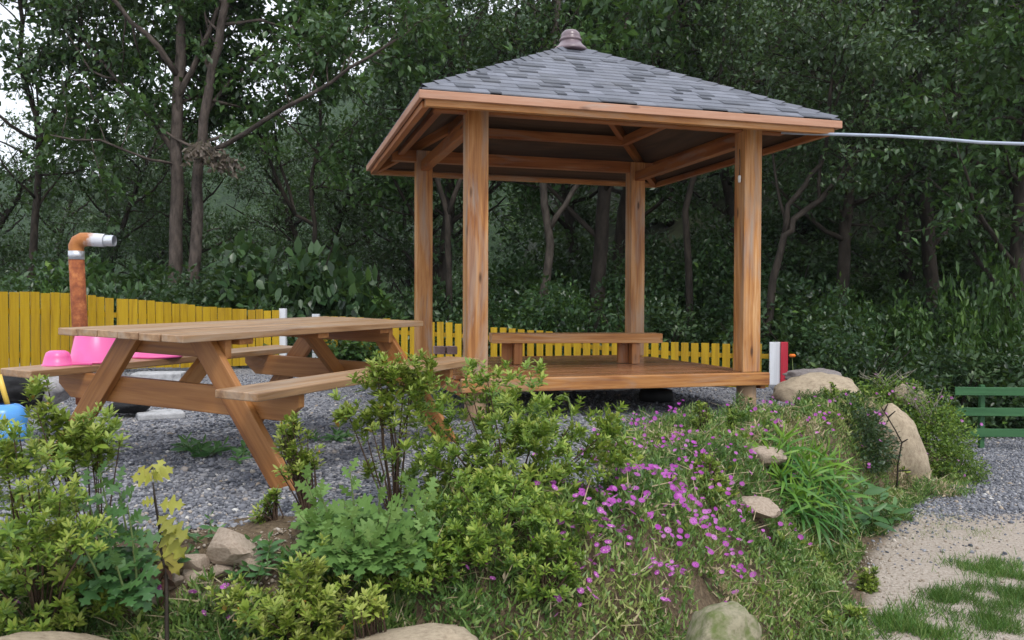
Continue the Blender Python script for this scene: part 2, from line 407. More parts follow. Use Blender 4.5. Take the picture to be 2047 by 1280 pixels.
def groundmat():
    m, n, l, b = newmat('ground', .92, .2)
    t = n.new('ShaderNodeTexCoord').outputs['Object']
    zone = attr(n, 'zone').outputs['Color']
    sp = n.new('ShaderNodeSeparateColor'); l.new(zone, sp.inputs[0])
    v = n.new('ShaderNodeTexVoronoi'); v.inputs['Scale'].default_value = 55; l.new(t, v.inputs['Vector'])
    vs = n.new('ShaderNodeSeparateColor'); l.new(v.outputs['Color'], vs.inputs[0])
    gr = ramp(n, [(0, (.085,.09,.105)), (.4, (.165,.17,.195)), (.8, (.26,.265,.29)), (1, (.48,.46,.44))]); l.new(vs.outputs[0], gr.inputs[0])
    n1 = noise(n, l, t, 2.2, 6, .6); n2 = noise(n, l, t, 45, 6, .7); n3 = noise(n, l, t, 160, 3, .7)
    grc = mixc(n, l, mrange(n, l, n1.outputs['Fac'], .52, .75, 0, .5), gr.outputs[0], (.24,.20,.15))
    sa = ramp(n, [(.3, (.27,.225,.18)), (.5, (.38,.325,.275)), (.7, (.46,.405,.355))]); l.new(n2.outputs['Fac'], sa.inputs[0])
    sac = mixc(n, l, mrange(n, l, n3.outputs['Fac'], .55, .75, 0, .5), sa.outputs[0], (.25,.21,.16))
    so_ = ramp(n, [(.3, (.06,.042,.028)), (.55, (.13,.095,.06)), (.75, (.22,.17,.115))]); l.new(n2.outputs['Fac'], so_.inputs[0])
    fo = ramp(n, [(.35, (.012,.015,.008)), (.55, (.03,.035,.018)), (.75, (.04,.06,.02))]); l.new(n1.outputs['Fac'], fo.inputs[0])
    j = n.new('ShaderNodeMath'); j.operation = 'MULTIPLY_ADD'; j.inputs[1].default_value = .5; j.inputs[2].default_value = -.25
    l.new(n2.outputs['Fac'], j.inputs[0])
    def wgt(ch):
        a = n.new('ShaderNodeMath'); a.operation = 'ADD'; l.new(sp.outputs[ch], a.inputs[0]); l.new(j.outputs[0], a.inputs[1])
        return mrange(n, l, a.outputs[0], .35, .65)
    c = mixc(n, l, wgt(0), grc, sac); c = mixc(n, l, wgt(1), c, so_.outputs[0]); c = mixc(n, l, wgt(2), c, fo.outputs[0])
    l.new(c, b.inputs['Base Color'])
    hh = n.new('ShaderNodeMath'); hh.operation = 'SUBTRACT'; l.new(n2.outputs['Fac'], hh.inputs[0]); l.new(v.outputs['Distance'], hh.inputs[1])
    bump(n, l, hh.outputs[0], .6, .015, b); return m
def zones(X, Y):
    """0 sand, 1 soil, 2 forest floor; rest gravel"""
    a = side_dist(X, Y, UP); b = side_dist(X, Y, LOW)
    low = b < 0
    sand = np.where(low, 1-sstep(5.75, 6.9, Y + .25*wob(X, Y, 1.4, 1) - .1*(X-3)), 0)
    soil = np.where(~low & (a < .12 + .12*wob(X, Y, 2.5)), 1.0, 0.0)
    soil = np.maximum(soil, sstep(.35, .05, np.abs(b))*.8)
    fy = np.where(X > 3.9, 10.1, 12.2)
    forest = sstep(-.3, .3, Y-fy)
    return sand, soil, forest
def grid(x0, x1, y0, y1, st):
    xs = np.arange(x0, x1+1e-6, st); ys = np.arange(y0, y1+1e-6, st)
    X, Y = np.meshgrid(xs, ys); nx, ny = len(xs), len(ys)
    i = np.arange((nx-1)*(ny-1)); r, c = i//(nx-1), i % (nx-1); a = r*nx+c
    return X.ravel(), Y.ravel(), np.stack([a, a+1, a+1+nx, a+nx], 1)
M_GROUND = groundmat()
# one sheet: fine spacing near the garden, coarse far out
xs = np.unique(np.concatenate([np.arange(-400, -40, 30), np.arange(-40, -6, 1.5), np.arange(-6, 8, .07), np.arange(8, 45, 1.5), np.arange(45, 401, 30)]))
ys = np.unique(np.concatenate([np.arange(-300, -10, 30), np.arange(-10, 1, 1.0), np.arange(1, 13, .07), np.arange(13, 60, 1.5), np.arange(60, 401, 30)]))
X, Y = np.meshgrid(xs, ys); nx, ny = len(xs), len(ys)
i = np.arange((nx-1)*(ny-1)); a = (i//(nx-1))*nx + i % (nx-1)
X = X.ravel(); Y = Y.ravel(); Z = tz(X, np.minimum(Y, 75))
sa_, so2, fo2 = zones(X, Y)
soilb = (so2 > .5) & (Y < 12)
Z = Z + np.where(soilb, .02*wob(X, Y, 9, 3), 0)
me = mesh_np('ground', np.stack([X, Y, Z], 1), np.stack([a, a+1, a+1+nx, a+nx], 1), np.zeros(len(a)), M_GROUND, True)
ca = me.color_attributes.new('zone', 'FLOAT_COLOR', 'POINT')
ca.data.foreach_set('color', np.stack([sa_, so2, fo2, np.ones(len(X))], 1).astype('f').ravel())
tag(link('ground', me), kind='structure')

# ------------------------------------------------------------------ far hill
def hillmat():
    m, n, l, b = newmat('wooded_hillside', .9, .1)
    t = n.new('ShaderNodeTexCoord').outputs['Object']
    v = n.new('ShaderNodeTexVoronoi'); v.inputs['Scale'].default_value = .22; l.new(t, v.inputs['Vector'])
    n1 = noise(n, l, t, .9, 8, .7)
    c = ramp(n, [(.3, (.035,.07,.03)), (.5, (.07,.13,.05)), (.7, (.12,.20,.07))]); l.new(n1.outputs['Fac'], c.inputs[0])
    l.new(c.outputs[0], b.inputs['Base Color'])
    s_ = n.new('ShaderNodeMath'); s_.operation = 'SUBTRACT'; l.new(n1.outputs['Fac'], s_.inputs[0]); l.new(v.outputs['Distance'], s_.inputs[1])
    bump(n, l, s_.outputs[0], 1, 4, b); return m
hx, hy, hq = grid(-260, 260, 90, 330, 4)
prof = np.interp(hx, [-260,-150,-110,-60,-32,-10,10,40,120,260], [50,44,42,58,80,90,92,98,108,108])
hz = prof*sstep(90, 250, hy) - 8 + 2.2*wob(hx, hy, .35) + 1.5*rng.normal(0, 1, len(hx)).clip(-2, 2)
tag(link('hill', mesh_np('hill', np.stack([hx, hy, hz], 1), hq, np.zeros(len(hq)), hillmat(), True)), kind='structure')

# pale air between here and the far hill
hb = MB(); hb.box((0, 50, 54), (830, 720, 128)); hzo = hb.build('haze', bpy.data.materials.new('air')); tag(hzo, kind='stuff')
am = hzo.data.materials[0]; am.use_nodes = True; an = am.node_tree.nodes; an.remove(an['Principled BSDF'])
pv_ = an.new('ShaderNodeVolumePrincipled'); pv_.inputs['Density'].default_value = .0004; pv_.inputs['Color'].default_value = (.86,.92,1,1); pv_.inputs['Anisotropy'].default_value = .2
am.node_tree.links.new(pv_.outputs[0], an['Material Output'].inputs['Volume'])

# ------------------------------------------------------------------ gazebo
PV = dict(x=.537, y=7.842, yaw=.2805, a=2.52, b=2.437, w=.162, dz=.338, dt=.106, ov=.056, e=.424, ze=2.371, za=3.283)
gz = empty('gazebo', (PV['x'], PV['y'], 0), PV['yaw'])
tag(gz, 'open wooden gazebo with four square posts, raised deck and hipped grey shingle roof', 'gazebo')
A, B, pw, dz = PV['a']/2, PV['b']/2, PV['w'], PV['dz']
ZB = 2.405                                   # underside of the ring beams sits on the posts at ZB-.12
for sx, sy in ((-1,-1),(1,-1),(-1,1),(1,1)):
    m = MB(); cx, cy = sx*(A-pw/2), sy*(B-pw/2)
    m.box((cx, cy, (ZB+.052+dz)/2), (pw, pw, ZB+.052-dz), None, 2)
    o = m.build('post', M_POST, gz, .006)
    m = MB()                                 # the stump below the deck
    m.tube([(cx, cy, -.12), (cx, cy, .1), (cx, cy, dz-.02)], [pw*.53, pw*.52, pw*.5], 14)
    m.build('post_foot', M_LOG, gz)
# deck boards run left-right
dk = MB(); nb = 18; y0, y1 = -B-.005, B+.05; bwid = (y1-y0)/nb
for i in range(nb):
    yy = y0+bwid*(i+.5)
    if abs(abs(yy)-(B-pw/2)) < pw/2+bwid/2:
        dk.box((0, yy, dz-.018+random.uniform(-.001, .001)), (2*A-2*pw-.004, bwid-.006, .032), None, 0)
    else:
        dk.box((0, yy, dz-.018+random.uniform(-.001, .001)), (2*A+.06, bwid-.006, .032), None, 0)
dk.build('deck', M_DECK, gz, .003)
for sy in (-1, 1):
    m = MB(); m.box((0, sy*(B+.033), dz-.053), (2*(A+PV['ov']), .055, .106), None, 0); m.build('rim_beam', M_BEAM if sy > 0 else M_POST, gz, .008)
for sx in (-1, 1):
    m = MB(); m.box((sx*(A+.028), 0, dz-.09), (.05, 2*B, .10), None, 1); m.build('rim_beam', M_BEAM, gz, .006)
for yy in (-.62, 0, .62):
    m = MB(); m.box((0, yy, dz-.085), (2*A-.02, .06, .09), None, 0); m.build('joist', M_BEAM, gz, .004)
# ring beams on the posts, ends run on past the corners
zb = ZB-.055
for sy in (-1, 1):
    m = MB(); m.box((0, sy*(B-pw/2), zb+.055), (2*A+.5, .09, .115), None, 0); m.build('ring_beam', M_BEAM, gz, .005)
for sx in (-1, 1):
    m = MB(); m.box((sx*(A-pw/2), 0, zb-.048), (.085, 2*B-2*pw, .10), None, 1); m.build('ring_beam', M_BEAM, gz, .005)
# inner ring (purlins) and hip rafters
EX, EY = A+PV['e'], B+PV['e']; ZE = PV['ze']; ZA = PV['za']
def roofz(x, y, drop=0.0):
    t = max(abs(x)/EX, abs(y)/EY); return ZA + (ZE-ZA)*t - drop
k = .56; ix, iy = EX*k, EY*k; zi = roofz(ix, 0, .13)
for sy in (-1, 1):
    m = MB(); m.box((0, sy*iy, zi), (2*ix, .07, .09), None, 0); m.build('purlin', M_BEAM, gz, .004)
for sx in (-1, 1):
    m = MB(); m.box((sx*ix, 0, zi-.001), (.07, 2*iy-.075, .088), None, 1); m.build('purlin', M_BEAM, gz, .004)
k2 = .84; jx, jy = EX*k2, EY*k2; zj = roofz(jx, 0, .075)
for sx in (-1, 1):
    m = MB(); m.box((sx*jx, 0, zj), (.06, 2*jy-.1, .07), None, 1); m.build('purlin', M_BEAM, gz, .004)
    m = MB(); m.box((0, sx*jy, zj-.002), (2*jx-.1, .06, .07), None, 0); m.build('purlin', M_BEAM, gz, .004)
for sx in (-1, 1):
    for sy in (-1, 1):
        m = MB(); m.beam((0, 0, ZA-.12), (sx*EX*.97, sy*EY*.97, roofz(EX*.97, 0, .085)), .06, .09); m.build('hip_rafter', M_BEAM, gz, .004)
# ceiling boards (thin pyramid) and roof shell
def pyramid(mb, ex, ey, ze, za, th, nseg=10):
    for q, (ax, ay) in enumerate((((-1,-1),(1,-1)),((1,-1),(1,1)),((1,1),(-1,1)),((-1,1),(-1,-1)))):
        p0 = Vector((ax[0]*ex, ax[1]*ey, ze)); p1 = Vector((ay[0]*ex, ay[1]*ey, ze)); ap = Vector((0, 0, za)); u = Vector((0, 0, th))
        L = (p1-p0).length; e = (p1-p0)/L; mid = (p0+p1)/2
        hgt = (ap-mid).length
        mb.add([p0, p1, ap, p0+u, p1+u, ap+u], [(0,2,1),(3,4,5),(0,1,4,3)],
               [(-L/2, 0, q*5), (L/2, 0, q*5), (0, hgt, q*5), (-L/2, 0, q*5), (L/2, 0, q*5), (0, hgt, q*5)], .4)
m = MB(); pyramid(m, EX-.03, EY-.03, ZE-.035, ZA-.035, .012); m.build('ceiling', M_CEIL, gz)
def shingmat():
    m, n, l, b = newmat('slate_shingle', .62, .55)
    t = attr(n, 'tint').outputs['Fac']; oc = n.new('ShaderNodeTexCoord').outputs['Object']
    c = ramp(n, [(0, (.04,.045,.06)), (.25, (.075,.082,.104)), (.55, (.122,.130,.160)), (1, (.195,.205,.25))]); l.new(t, c.inputs[0])
    n1 = noise(n, l, oc, 260, 3, .8); n2 = noise(n, l, oc, 3, 4)
    colr = mixc(n, l, mrange(n, l, n1.outputs['Fac'], .4, .7, 0, .45), c.outputs[0], (.05,.055,.07))
    colr = mixc(n, l, mrange(n, l, n2.outputs['Fac'], .5, .8, 0, .3), colr, (.14,.13,.12))
    l.new(colr, b.inputs['Base Color']); bump(n, l, n1.outputs['Fac'], .4, .003, b); return m
M_SH = shingmat()
rf = MB(); pyramid(rf, EX-.01, EY-.01, ZE-.012, ZA-.012, .008)
def flare(t):                                  # roof sags a little between hip and ridge
    return 0.0
NR = 18
for q in range(4):
    ex, ey = (EX, EY) if q % 2 == 0 else (EY, EX)
    R = Matrix.Rotation(q*math.pi/2, 4, 'Z')
    for r in range(NR):
        t0, t1 = r/NR, min(1, (r+1.5)/NR)
        def pt(x, t, up): 
            return R @ Vector((x, -(ey+.012)*(1-t), ZE+(ZA-ZE)*t + flare(t) + up + .03*(t < .02)*0))
        x = -1.0*ex*(1-t0); xe = -x
        while x < xe-.002:
            wd = random.uniform(.07, .17); x2 = min(x+wd, xe)
            c0 = lambda xx: max(-ex*(1-t1), min(ex*(1-t1), xx))
            tt_ = random.choice([.05,.2,.5,.6,.7,.8,.9,1.0,.75]) ; up = .022 if tt_ < .3 else .016
            up += random.uniform(0, .002)
            Vv = [pt(x, t0, up), pt(x2, t0, up), pt(c0(x2), t1, .008+(random.random()*.001)), pt(c0(x), t1, .008), pt(x, t0, up-.009), pt(x2, t0, up-.009)]
            rf.add(Vv, [(0,1,2,3),(4,5,1,0),(4,0,3),(1,5,2)], None, tt_*.75+random.random()*.25)
            x = x2
rf.build('roof', M_SH, gz)
for sx, sy in ((-1,-1),(1,-1),(-1,1),(1,1)):
    m = MB(); nC = 17
    for i_ in range(nC):
        t0, t1 = i_/nC, min(1, (i_+1.25)/nC)
        def hp(t, o_, up): 
            return Vector((sx*(EX*(1-t)), sy*(EY*(1-t)), ZE+(ZA-ZE)*t+flare(t)+up)) + Vector((sx*o_[0], sy*o_[1], 0))
        w_ = .085; dn = -.03
        V_ = [hp(t0, (.0, -w_), dn+.036), hp(t0, (0, 0), .045), hp(t0, (-w_, 0), dn+.036), hp(t1, (-w_, 0), dn+.03), hp(t1, (0, 0), .033), hp(t1, (0, -w_), dn+.03)]
        fl = sx*sy > 0
        f_ = [(0,1,4,5),(1,2,3,4)]
        m.add(V_, f_ if not fl else [g[::-1] for g in f_], None, .4+.4*random.random())
    m.build('hip_cap', M_SH, gz)
# fascia: upper drip board and recessed lower board
for sy in (-1, 1):
    m = MB(); m.box((0, sy*(EY+.005), ZE-.027), (2*EX+.04, .03, .058), None, 0); m.build('fascia', M_FASC, gz, .004)
    m = MB(); m.box((0, sy*(EY-.038), ZE-.075), (2*EX-.06, .05, .05), None, 0); m.build('soffit_board', M_POST, gz, .004)
for sx in (-1, 1):
    m = MB(); m.box((sx*(EX+.005), 0, ZE-.0275), (.029, 2*EY-.022, .057), None, 1); m.build('fascia', M_FASC, gz, .004)
    m = MB(); m.box((sx*(EX-.04), 0, ZE-.076), (.05, 2*EY-.16, .05), None, 1); m.build('soffit_board', M_BEAM, gz, .004)
m = MB()
m.lathe([(.0,.0),(.16,.0),(.165,.012),(.15,.03),(.118,.06),(.10,.085),(.095,.095),(.105,.10),(.108,.112),(.098,.122),(.092,.125),(.094,.14),(.085,.17),(.06,.195),(.03,.205),(.0,.207)], 26, (0, 0, ZA-.035))
m.build('finial', P_FINIAL, gz)

# low bench on the deck
def pv(a, b, z): 
    c, s = math.cos(PV['yaw']), math.sin(PV['yaw']); return Vector((PV['x']+a*c-b*s, PV['y']+a*s+b*c, z))
lb = empty('low_bench', at(1140, 700, 9.0)*1.0, PV['yaw']+rad(-9)); 
_p = ray(1150, 727); t_ = (dz-EYE)/_p.z; lb.location = (_p.x*t_, _p.y*t_, dz)
tag(lb, 'low varnished plank bench standing on the gazebo deck near its back edge', 'bench')
LBL, LBH = 1.62, .29
m = MB()
for i_ in range(2): m.box((0, (i_-.5)*.152, LBH-.045), (LBL, .148, .09), None, 0)
m.build('seat', M_POST, lb, .005)
for sx in (-1, 1):
    m = MB(); m.box((sx*.56, .0, (LBH-.09)/2), (.075, .24, LBH-.092), None, 2); m.box((sx*.56-.09, .03, (LBH-.09)/2), (.10, .06, LBH-.094), None, 2); m.build('leg', M_BEAM, lb, .004)
# bricks on the deck
for (u_, lab) in ((878, 'left one of two dull red bricks on the deck by the back left post'), (902, 'right one of two dull red bricks on the deck by the back left post')):
    r_ = ray(u_, 708); t_ = (dz-EYE)/r_.z
    m = MB(); m.box((0, 0, .045), (.115, .19, .085), None, 0)
    o = m.build('brick', P_BRICK, None, .004, (r_.x*t_, r_.y*t_, dz)); o.rotation_euler.z = .2; tag(o, lab, 'brick', 'bricks on the deck')
# pull cord with switch at the right front post
pcd = empty('lamp_cord', pv(A-pw-.02, -B+.05, 2.18), 0)
tag(pcd, 'thin cord with a small white switch hanging beside the right front post', 'cord')
m = MB(); m.tube([(0,0,.02),(.004,0,-.1),(0,.0,-.2)], [.003]*3, 6); m.build('cord', P_BLACK, pcd)
m = MB(); m.lathe([(0,-.26),(.012,-.255),(.014,-.22),(.012,-.2),(0,-.195)], 10); m.build('switch', plain('white_plastic', (.7,.7,.7), .4), pcd)
# hose from the roof corner off to the right
hp0 = pv(A+.14, -B-.34, ZE-.10)
hl = []
for (u_, v_, d_) in ((1562,265,6.83),(1600,267,6.8),(1680,269,6.7),(1780,272,6.6),(1880,278,6.5),(1960,285,6.4),(2047,288,6.3),(2200,285,6.2),(2500,262,6.0)):
    hl.append(at(u_, v_, d_))
m = MB(); m.tube(hl, [.0125]*len(hl), 8); tag(m.build('cable', P_CABLE), 'pale grey blue cable strung from the right roof corner across the trees', 'cable')
# things stored under the deck
for (a_, b_, s_, lab) in ((-.35,.75,(.5,.2,.17),'pale concrete beam lying in the shade under the middle of the deck'), (.55,.8,(.75,.18,.15),'long concrete beam lying under the right part of the deck')):
    p = pv(a_, b_, tz1(*pv(a_, b_, 0).xy)-.01); m = MB(); m.box((0, 0, s_[2]/2), s_, None, 0)
    o = m.build('concrete_beam', R_CONC, None, .01, p); o.rotation_euler.z = PV['yaw']; tag(o, lab, 'concrete beam')
p = pv(.75, -.3, 0); m = MB(); m.lathe([(.11,.0),(.15,.01),(.16,.06),(.15,.11),(.11,.12),(.09,.11),(.085,.06),(.09,.01),(.11,0)], 20)
tag(m.build('tyre', P_BLACK, None, 0, p), 'small black rubber tyre lying in the shade under the gazebo deck', 'tyre')

# ------------------------------------------------------------------ picnic table
TB = dict(x=-1.951, y=4.126, yaw=1.1352, L=2.18, tw=.870, bw=.255, bo=.453, bh=.52, tt=.036, tz=.76)
tb = empty('picnic_table', (0, 0, 0))
c_, s_ = math.cos(TB['yaw']), math.sin(TB['yaw'])
exv = Vector((c_, s_, .0154)).normalized(); eyv = Vector((-s_, c_, .0287)); ezv = exv.cross(eyv).normalized(); eyv = ezv.cross(exv)
tb.matrix_world = Matrix(((exv.x, eyv.x, ezv.x, TB['x']), (exv.y, eyv.y, ezv.y, TB['y']), (exv.z, eyv.z, ezv.z, 0), (0,0,0,1)))
tag(tb, 'brown wooden picnic table with two attached benches standing on grey gravel', 'picnic table')
L_, tw, tt = TB['L'], TB['tw'], TB['tt']
m = MB(); npk = 6
for i_ in range(npk):
    wv = tw/npk; m.box((L_/2+random.uniform(-.003, .003), -tw/2+wv*(i_+.5), TB['tz']-tt/2+random.uniform(-.0015, .0015)), (L_, wv-.005, tt), None, 0)
m.build('tabletop', M_TTOP, tb, .004)
out = tw/2+TB['bo']
for sg in (-1, 1):
    m = MB()
    m.box((L_/2, sg*(out-TB['bw']/2), TB['bh']-tt/2), (L_, TB['bw']-.004, tt+.004), None, 0)
    m.build('seat', M_TTOP, tb, .005)
lw, lt = .125, .042
for lx in (.30, L_-.30):
    inn = 1 if lx < 1 else -1
    for sg in (-1, 1):
        m = MB(); top = Vector((lx, sg*.245, TB['tz']-tt)); bot = Vector((lx, sg*.835, -.03))
        d = top-bot; kx = lw/ (d.normalized().z)
        def sk(p, top=top, bot=bot, kx=kx):
            f = (p.x/ (d.length/2) + 1)/2
            return Vector((lx + p.z, bot.y+(top.y-bot.y)*f + p.y, bot.z+(top.z-bot.z)*f))
        m.box((0,0,0), (d.length, kx, lt), None, 0, None, 0, sk)
        m.build('leg', M_TABLE, tb, .004)
    # seat bearer with cut corners
    m = MB(); bx = lx + inn*(lt/2+.022); h0, h1 = TB['bh']-tt-.145, TB['bh']-tt-.002; e_ = out-.03
    P = [(-e_+.10, h0), (e_-.10, h0), (e_, h0+.075), (e_, h1), (-e_, h1), (-e_, h0+.075)]
    V_ = [Vector((bx-.021, y_, z_)) for y_, z_ in P]+[Vector((bx+.021, y_, z_)) for y_, z_ in P]
    G_ = [(q.y+lx*7, q.z, q.x) for q in V_]
    m.add(V_, [(0,1,2,3,4,5)[::1], (11,10,9,8,7,6)]+[(k_, k_+6, (k_+1) % 6+6, (k_+1) % 6) for k_ in range(6)], G_, .3)
    m.build('seat_bearer', M_TABLE, tb, .004)
    m = MB(); m.box((bx, 0, TB['tz']-tt-.052), (.042, .78, .10), None, 1); m.build('top_bearer', M_TABLE, tb, .004)
    m = MB(); m.box((lx+inn*.15, 0, TB['tz']-tt-.017), (.10, .82, .030), None, 1); m.build('batten', M_TABLE, tb, .003)
    m = MB(); m.beam((lx+inn*.06, 0, TB['bh']-tt-.11), (lx+inn*.42, 0, TB['tz']-tt-.03), .09, .04, (0,1,0)); m.build('brace', M_TABLE, tb, .003)
m = MB(); m.box((L_/2, 0, TB['tz']-tt-.017), (.10, .82, .030), None, 1); m.build('batten', M_TABLE, tb, .003)
def tabw(l, w_, z): return tb.matrix_world @ Vector((l, -w_, z))

# pink buckets and dipper on the left seat
def bucket(name, r0, r1, h, loc, tilt, lab, cat, grp=None):
    e = empty(name, loc); e.rotation_euler = tilt
    m = MB(); m.lathe([(0,0),(r0,0),(r0+.002,.004),(r1,h),(r1+.008,h),(r1+.008,h-.012),(r1+.001,h-.014)], 28)
    m.build('body', P_PINK, e)
    m = MB(); m.lathe([(r1-.004,h-.001),(r0-.003,.006),(0,.006)], 28); m.build('inside', P_PINK, e)
    return tag(e, lab, cat, grp)
bh = TB['bh']
bl = tabw(.46, -.76, bh+.002)
bucket('bucket', .105, .15, .205, at(180, 722, 4.75), (0, 0, 0), 'tall pink plastic bucket upturned on the left bench behind the table leg', 'bucket').rotation_euler = (math.pi, 0, .3)
bpy.data.objects['bucket'].location = tabw(.52, -.79, bh+.205)
b2 = bucket('wash_basin', .11, .15, .10, (0,0,0), (0,0,0), 'low pink plastic basin turned upside down on the left bench', 'basin')
b2.location = tabw(.94, -.78, bh+.10); b2.rotation_euler = (math.pi, 0, 0)
dp = empty('water_dipper', tabw(.27, -.795, bh+.001)); dp.rotation_euler = (0, 0, TB['yaw']-.9)
tag(dp, 'round pink plastic dipper with a short handle lying upside down on the left bench', 'dipper')
m = MB(); m.lathe([(.0,.085),(.04,.083),(.058,.072),(.066,.05),(.075,.01),(.08,.008),(.08,.0)], 24); m.build('bowl', P_PINK, dp)
m = MB(); m.box((.125, 0, .007), (.11, .028, .012)); m.build('handle', P_PINK, dp, .003)

# ------------------------------------------------------------------ stove pipe
pp0 = at(165, 660, 7.4); gpz = tz1(pp0.x, pp0.y)
sp_ = empty('stove_pipe', (pp0.x, pp0.y, gpz)); tag(sp_, 'rusty stove pipe with an elbow turned right, rising in front of the yellow fence', 'stove pipe')
rel = lambda p: Vector(p)-Vector((pp0.x, pp0.y, gpz))
t1 = rel(at(153, 518, 7.4)); b1 = rel(at(168, 790, 7.4)); b1.z = -.05
m = MB(); m.tube([b1, b1.lerp(t1, .5), t1], [.064]*3, 18); m.build('pipe', M_RUST, sp_)
m = MB(); m.tube([t1+Vector((0,0,-.005)), t1+Vector((0,0,.07))], [.067]*2, 18); m.build('collar', P_STEEL, sp_)
el = MB(); c1 = t1+Vector((.0,0,.065)); pts = [c1, c1+Vector((-.002,0,.045)), c1+Vector((.018,0,.085)), c1+Vector((.055,0,.105)), c1+Vector((.10,0,.108)), c1+Vector((.255,0,.098))]
el.tube([p-c1 for p in pts], [.062,.064,.066,.064,.06,.058], 18, False); o = el.build('elbow', M_ELBOW, sp_, 0, c1)
m = MB(); m.tube([pts[-1]+Vector((-.01,0,0)), pts[-1]+Vector((.08,0,-.002))], [.05,.05], 18, False); m.tube([pts[-1]+Vector((.08,0,-.002)), pts[-1]+Vector((-.01,0,0))], [.046,.046], 18, False); m.build('spout', P_STEEL, sp_)

# ------------------------------------------------------------------ fences
def picket_fence(name, lab, path, tops, pitch, wd, gapless, rails):
    root = empty(name, (path[0][0], path[0][1], tz1(*path[0]))); tag(root, lab, 'fence')
    org = Vector(root.location)
    P = [Vector((x, y)) for x, y in path]; seg = [(b-a).length for a, b in zip(P[:-1], P[1:])]; tot = sum(seg)
    cum = [0]
    for q in seg: cum.append(cum[-1]+q)
    def pos(s):
        for k_ in range(len(seg)):
            if s <= cum[k_+1] or k_ == len(seg)-1:
                t = (s-cum[k_])/seg[k_]; return P[k_].lerp(P[k_+1], t), (P[k_+1]-P[k_]).normalized(), tops[k_]*(1-t)+tops[k_+1]*t
    m = MB(); s = wd/2
    while s < tot-wd/2:
        p, d, tp = pos(s); g = tz1(p.x, p.y)+.045; tp += random.uniform(-.008, .008)
        ang = math.atan2(d.y, d.x)
        M = Matrix.Translation(Vector((p.x, p.y, (g+tp)/2))-org) @ Matrix.Rotation(ang, 4, 'Z') @ Matrix.Rotation(random.uniform(-.006, .006), 4, 'Y')
        ww = wd*random.uniform(.96, 1.03)
        if random.random() < .06 and gapless: ww *= .45
        m.box((0, random.uniform(-.003, .003), 0), (ww, .018, tp-g), M, 2)
        s += pitch*random.uniform(.97, 1.03) if ww > wd*.6 else pitch*.55
    m.build('picket_panel', M_YEL, root, .002)
    for fr in rails:
        m = MB()
        for k_ in range(len(seg)):
            p0, p1 = P[k_], P[k_+1]; z0 = tz1(*p0); z1 = tz1(*p1); nrm = Vector((-(p1-p0).normalized().y, (p1-p0).normalized().x))*.028
            m.beam(Vector((p0.x+nrm.x, p0.y+nrm.y, z0+fr*(tops[k_]-z0)))-org, Vector((p1.x+nrm.x, p1.y+nrm.y, z1+fr*(tops[k_+1]-z1)))-org, .03, .06)
        m.build('rail', M_YEL, root, .003)
    return root, org, pos, tot
def topz(u, v, d): return at(u, v, d).z
pl1 = [(-260,571,8.1),(0,583,8.8),(145,587,9.5),(215,596,9.9),(300,602,10.3),(400,612,10.9),(480,619,11.4),(560,621,11.7)]
f1, org, pos, tot = picket_fence('yellow_fence', 'tall yellow picket fence behind the left bench ending at a white post', [tuple(at(*q).xy) for q in pl1], [at(*q).z for q in pl1], .112, .100, True, (.28, .78))
def post_at(root, u, vt, d, wd, mat, lab=None, nm='post', dz_=0.0, th=None):
    p = at(u, vt, d); g = tz1(p.x, p.y)
    m = MB(); m.box((0, 0, (p.z-g)/2+dz_/2), (wd, th or wd, p.z-g-dz_), None, 2); o = m.build(nm, mat, root, .004, Vector((p.x, p.y, g))-Vector(root.location))
    if lab: o['label'] = lab
    return o
post_at(f1, 566, 617, 11.75, .09, M_WHITE, 'white end post')
pl2 = [(645,632,12.4),(760,637,12.3),(900,646,12.1),(1060,660,11.8),(1200,675,11.5),(1330,684,11.3),(1480,687,11.0),(1537,687,10.85)]
f2, org2, pos2, tot2 = picket_fence('yellow_fence', 'low yellow picket fence with gaps running behind the gazebo', [tuple(at(*q).xy) for q in pl2], [at(*q).z for q in pl2], .134, .098, False, (.07, .72))
post_at(f2, 632, 628, 12.4, .10, M_WHITE, 'white gate post')
post_at(f2, 1549, 684, 10.75, .135, M_WHITE, 'broad white end picket', 'picket', .07, .03)
post_at(f2, 1568, 684, 10.72, .09, M_RED, 'red end picket', 'picket', .05, .03)
# green rail fence on the right
gf = empty('green_fence', (*at(1965, 880, 9.4).xy, tz1(*at(1965, 880, 9.4).xy))); tag(gf, 'low green three rail wooden fence at the right edge of the gravel', 'fence')
gb = Vector(gf.location)
def grel(u, v, d): return at(u, v, d)-gb
m = MB(); pt_ = grel(1966, 770, 9.4); m.box((0, .035, pt_.z/2-.02), (.05, .05, pt_.z+.04), None, 2); m.build('post', M_GREEN, gf, .003)
m = MB(); pt_ = grel(2230, 772, 9.1); m.box((pt_.x, pt_.y+.035, pt_.z/2-.02), (.05, .05, pt_.z+.04), None, 2); m.build('post', M_GREEN, gf, .003)
for v_, u0 in ((782, 1909), (823, 1909), (865, 1938)):
    m = MB(); m.beam(grel(u0, v_, 9.42), grel(2300, v_+3, 9.05), .022, .092); m.build('rail', M_GREEN, gf, .003)

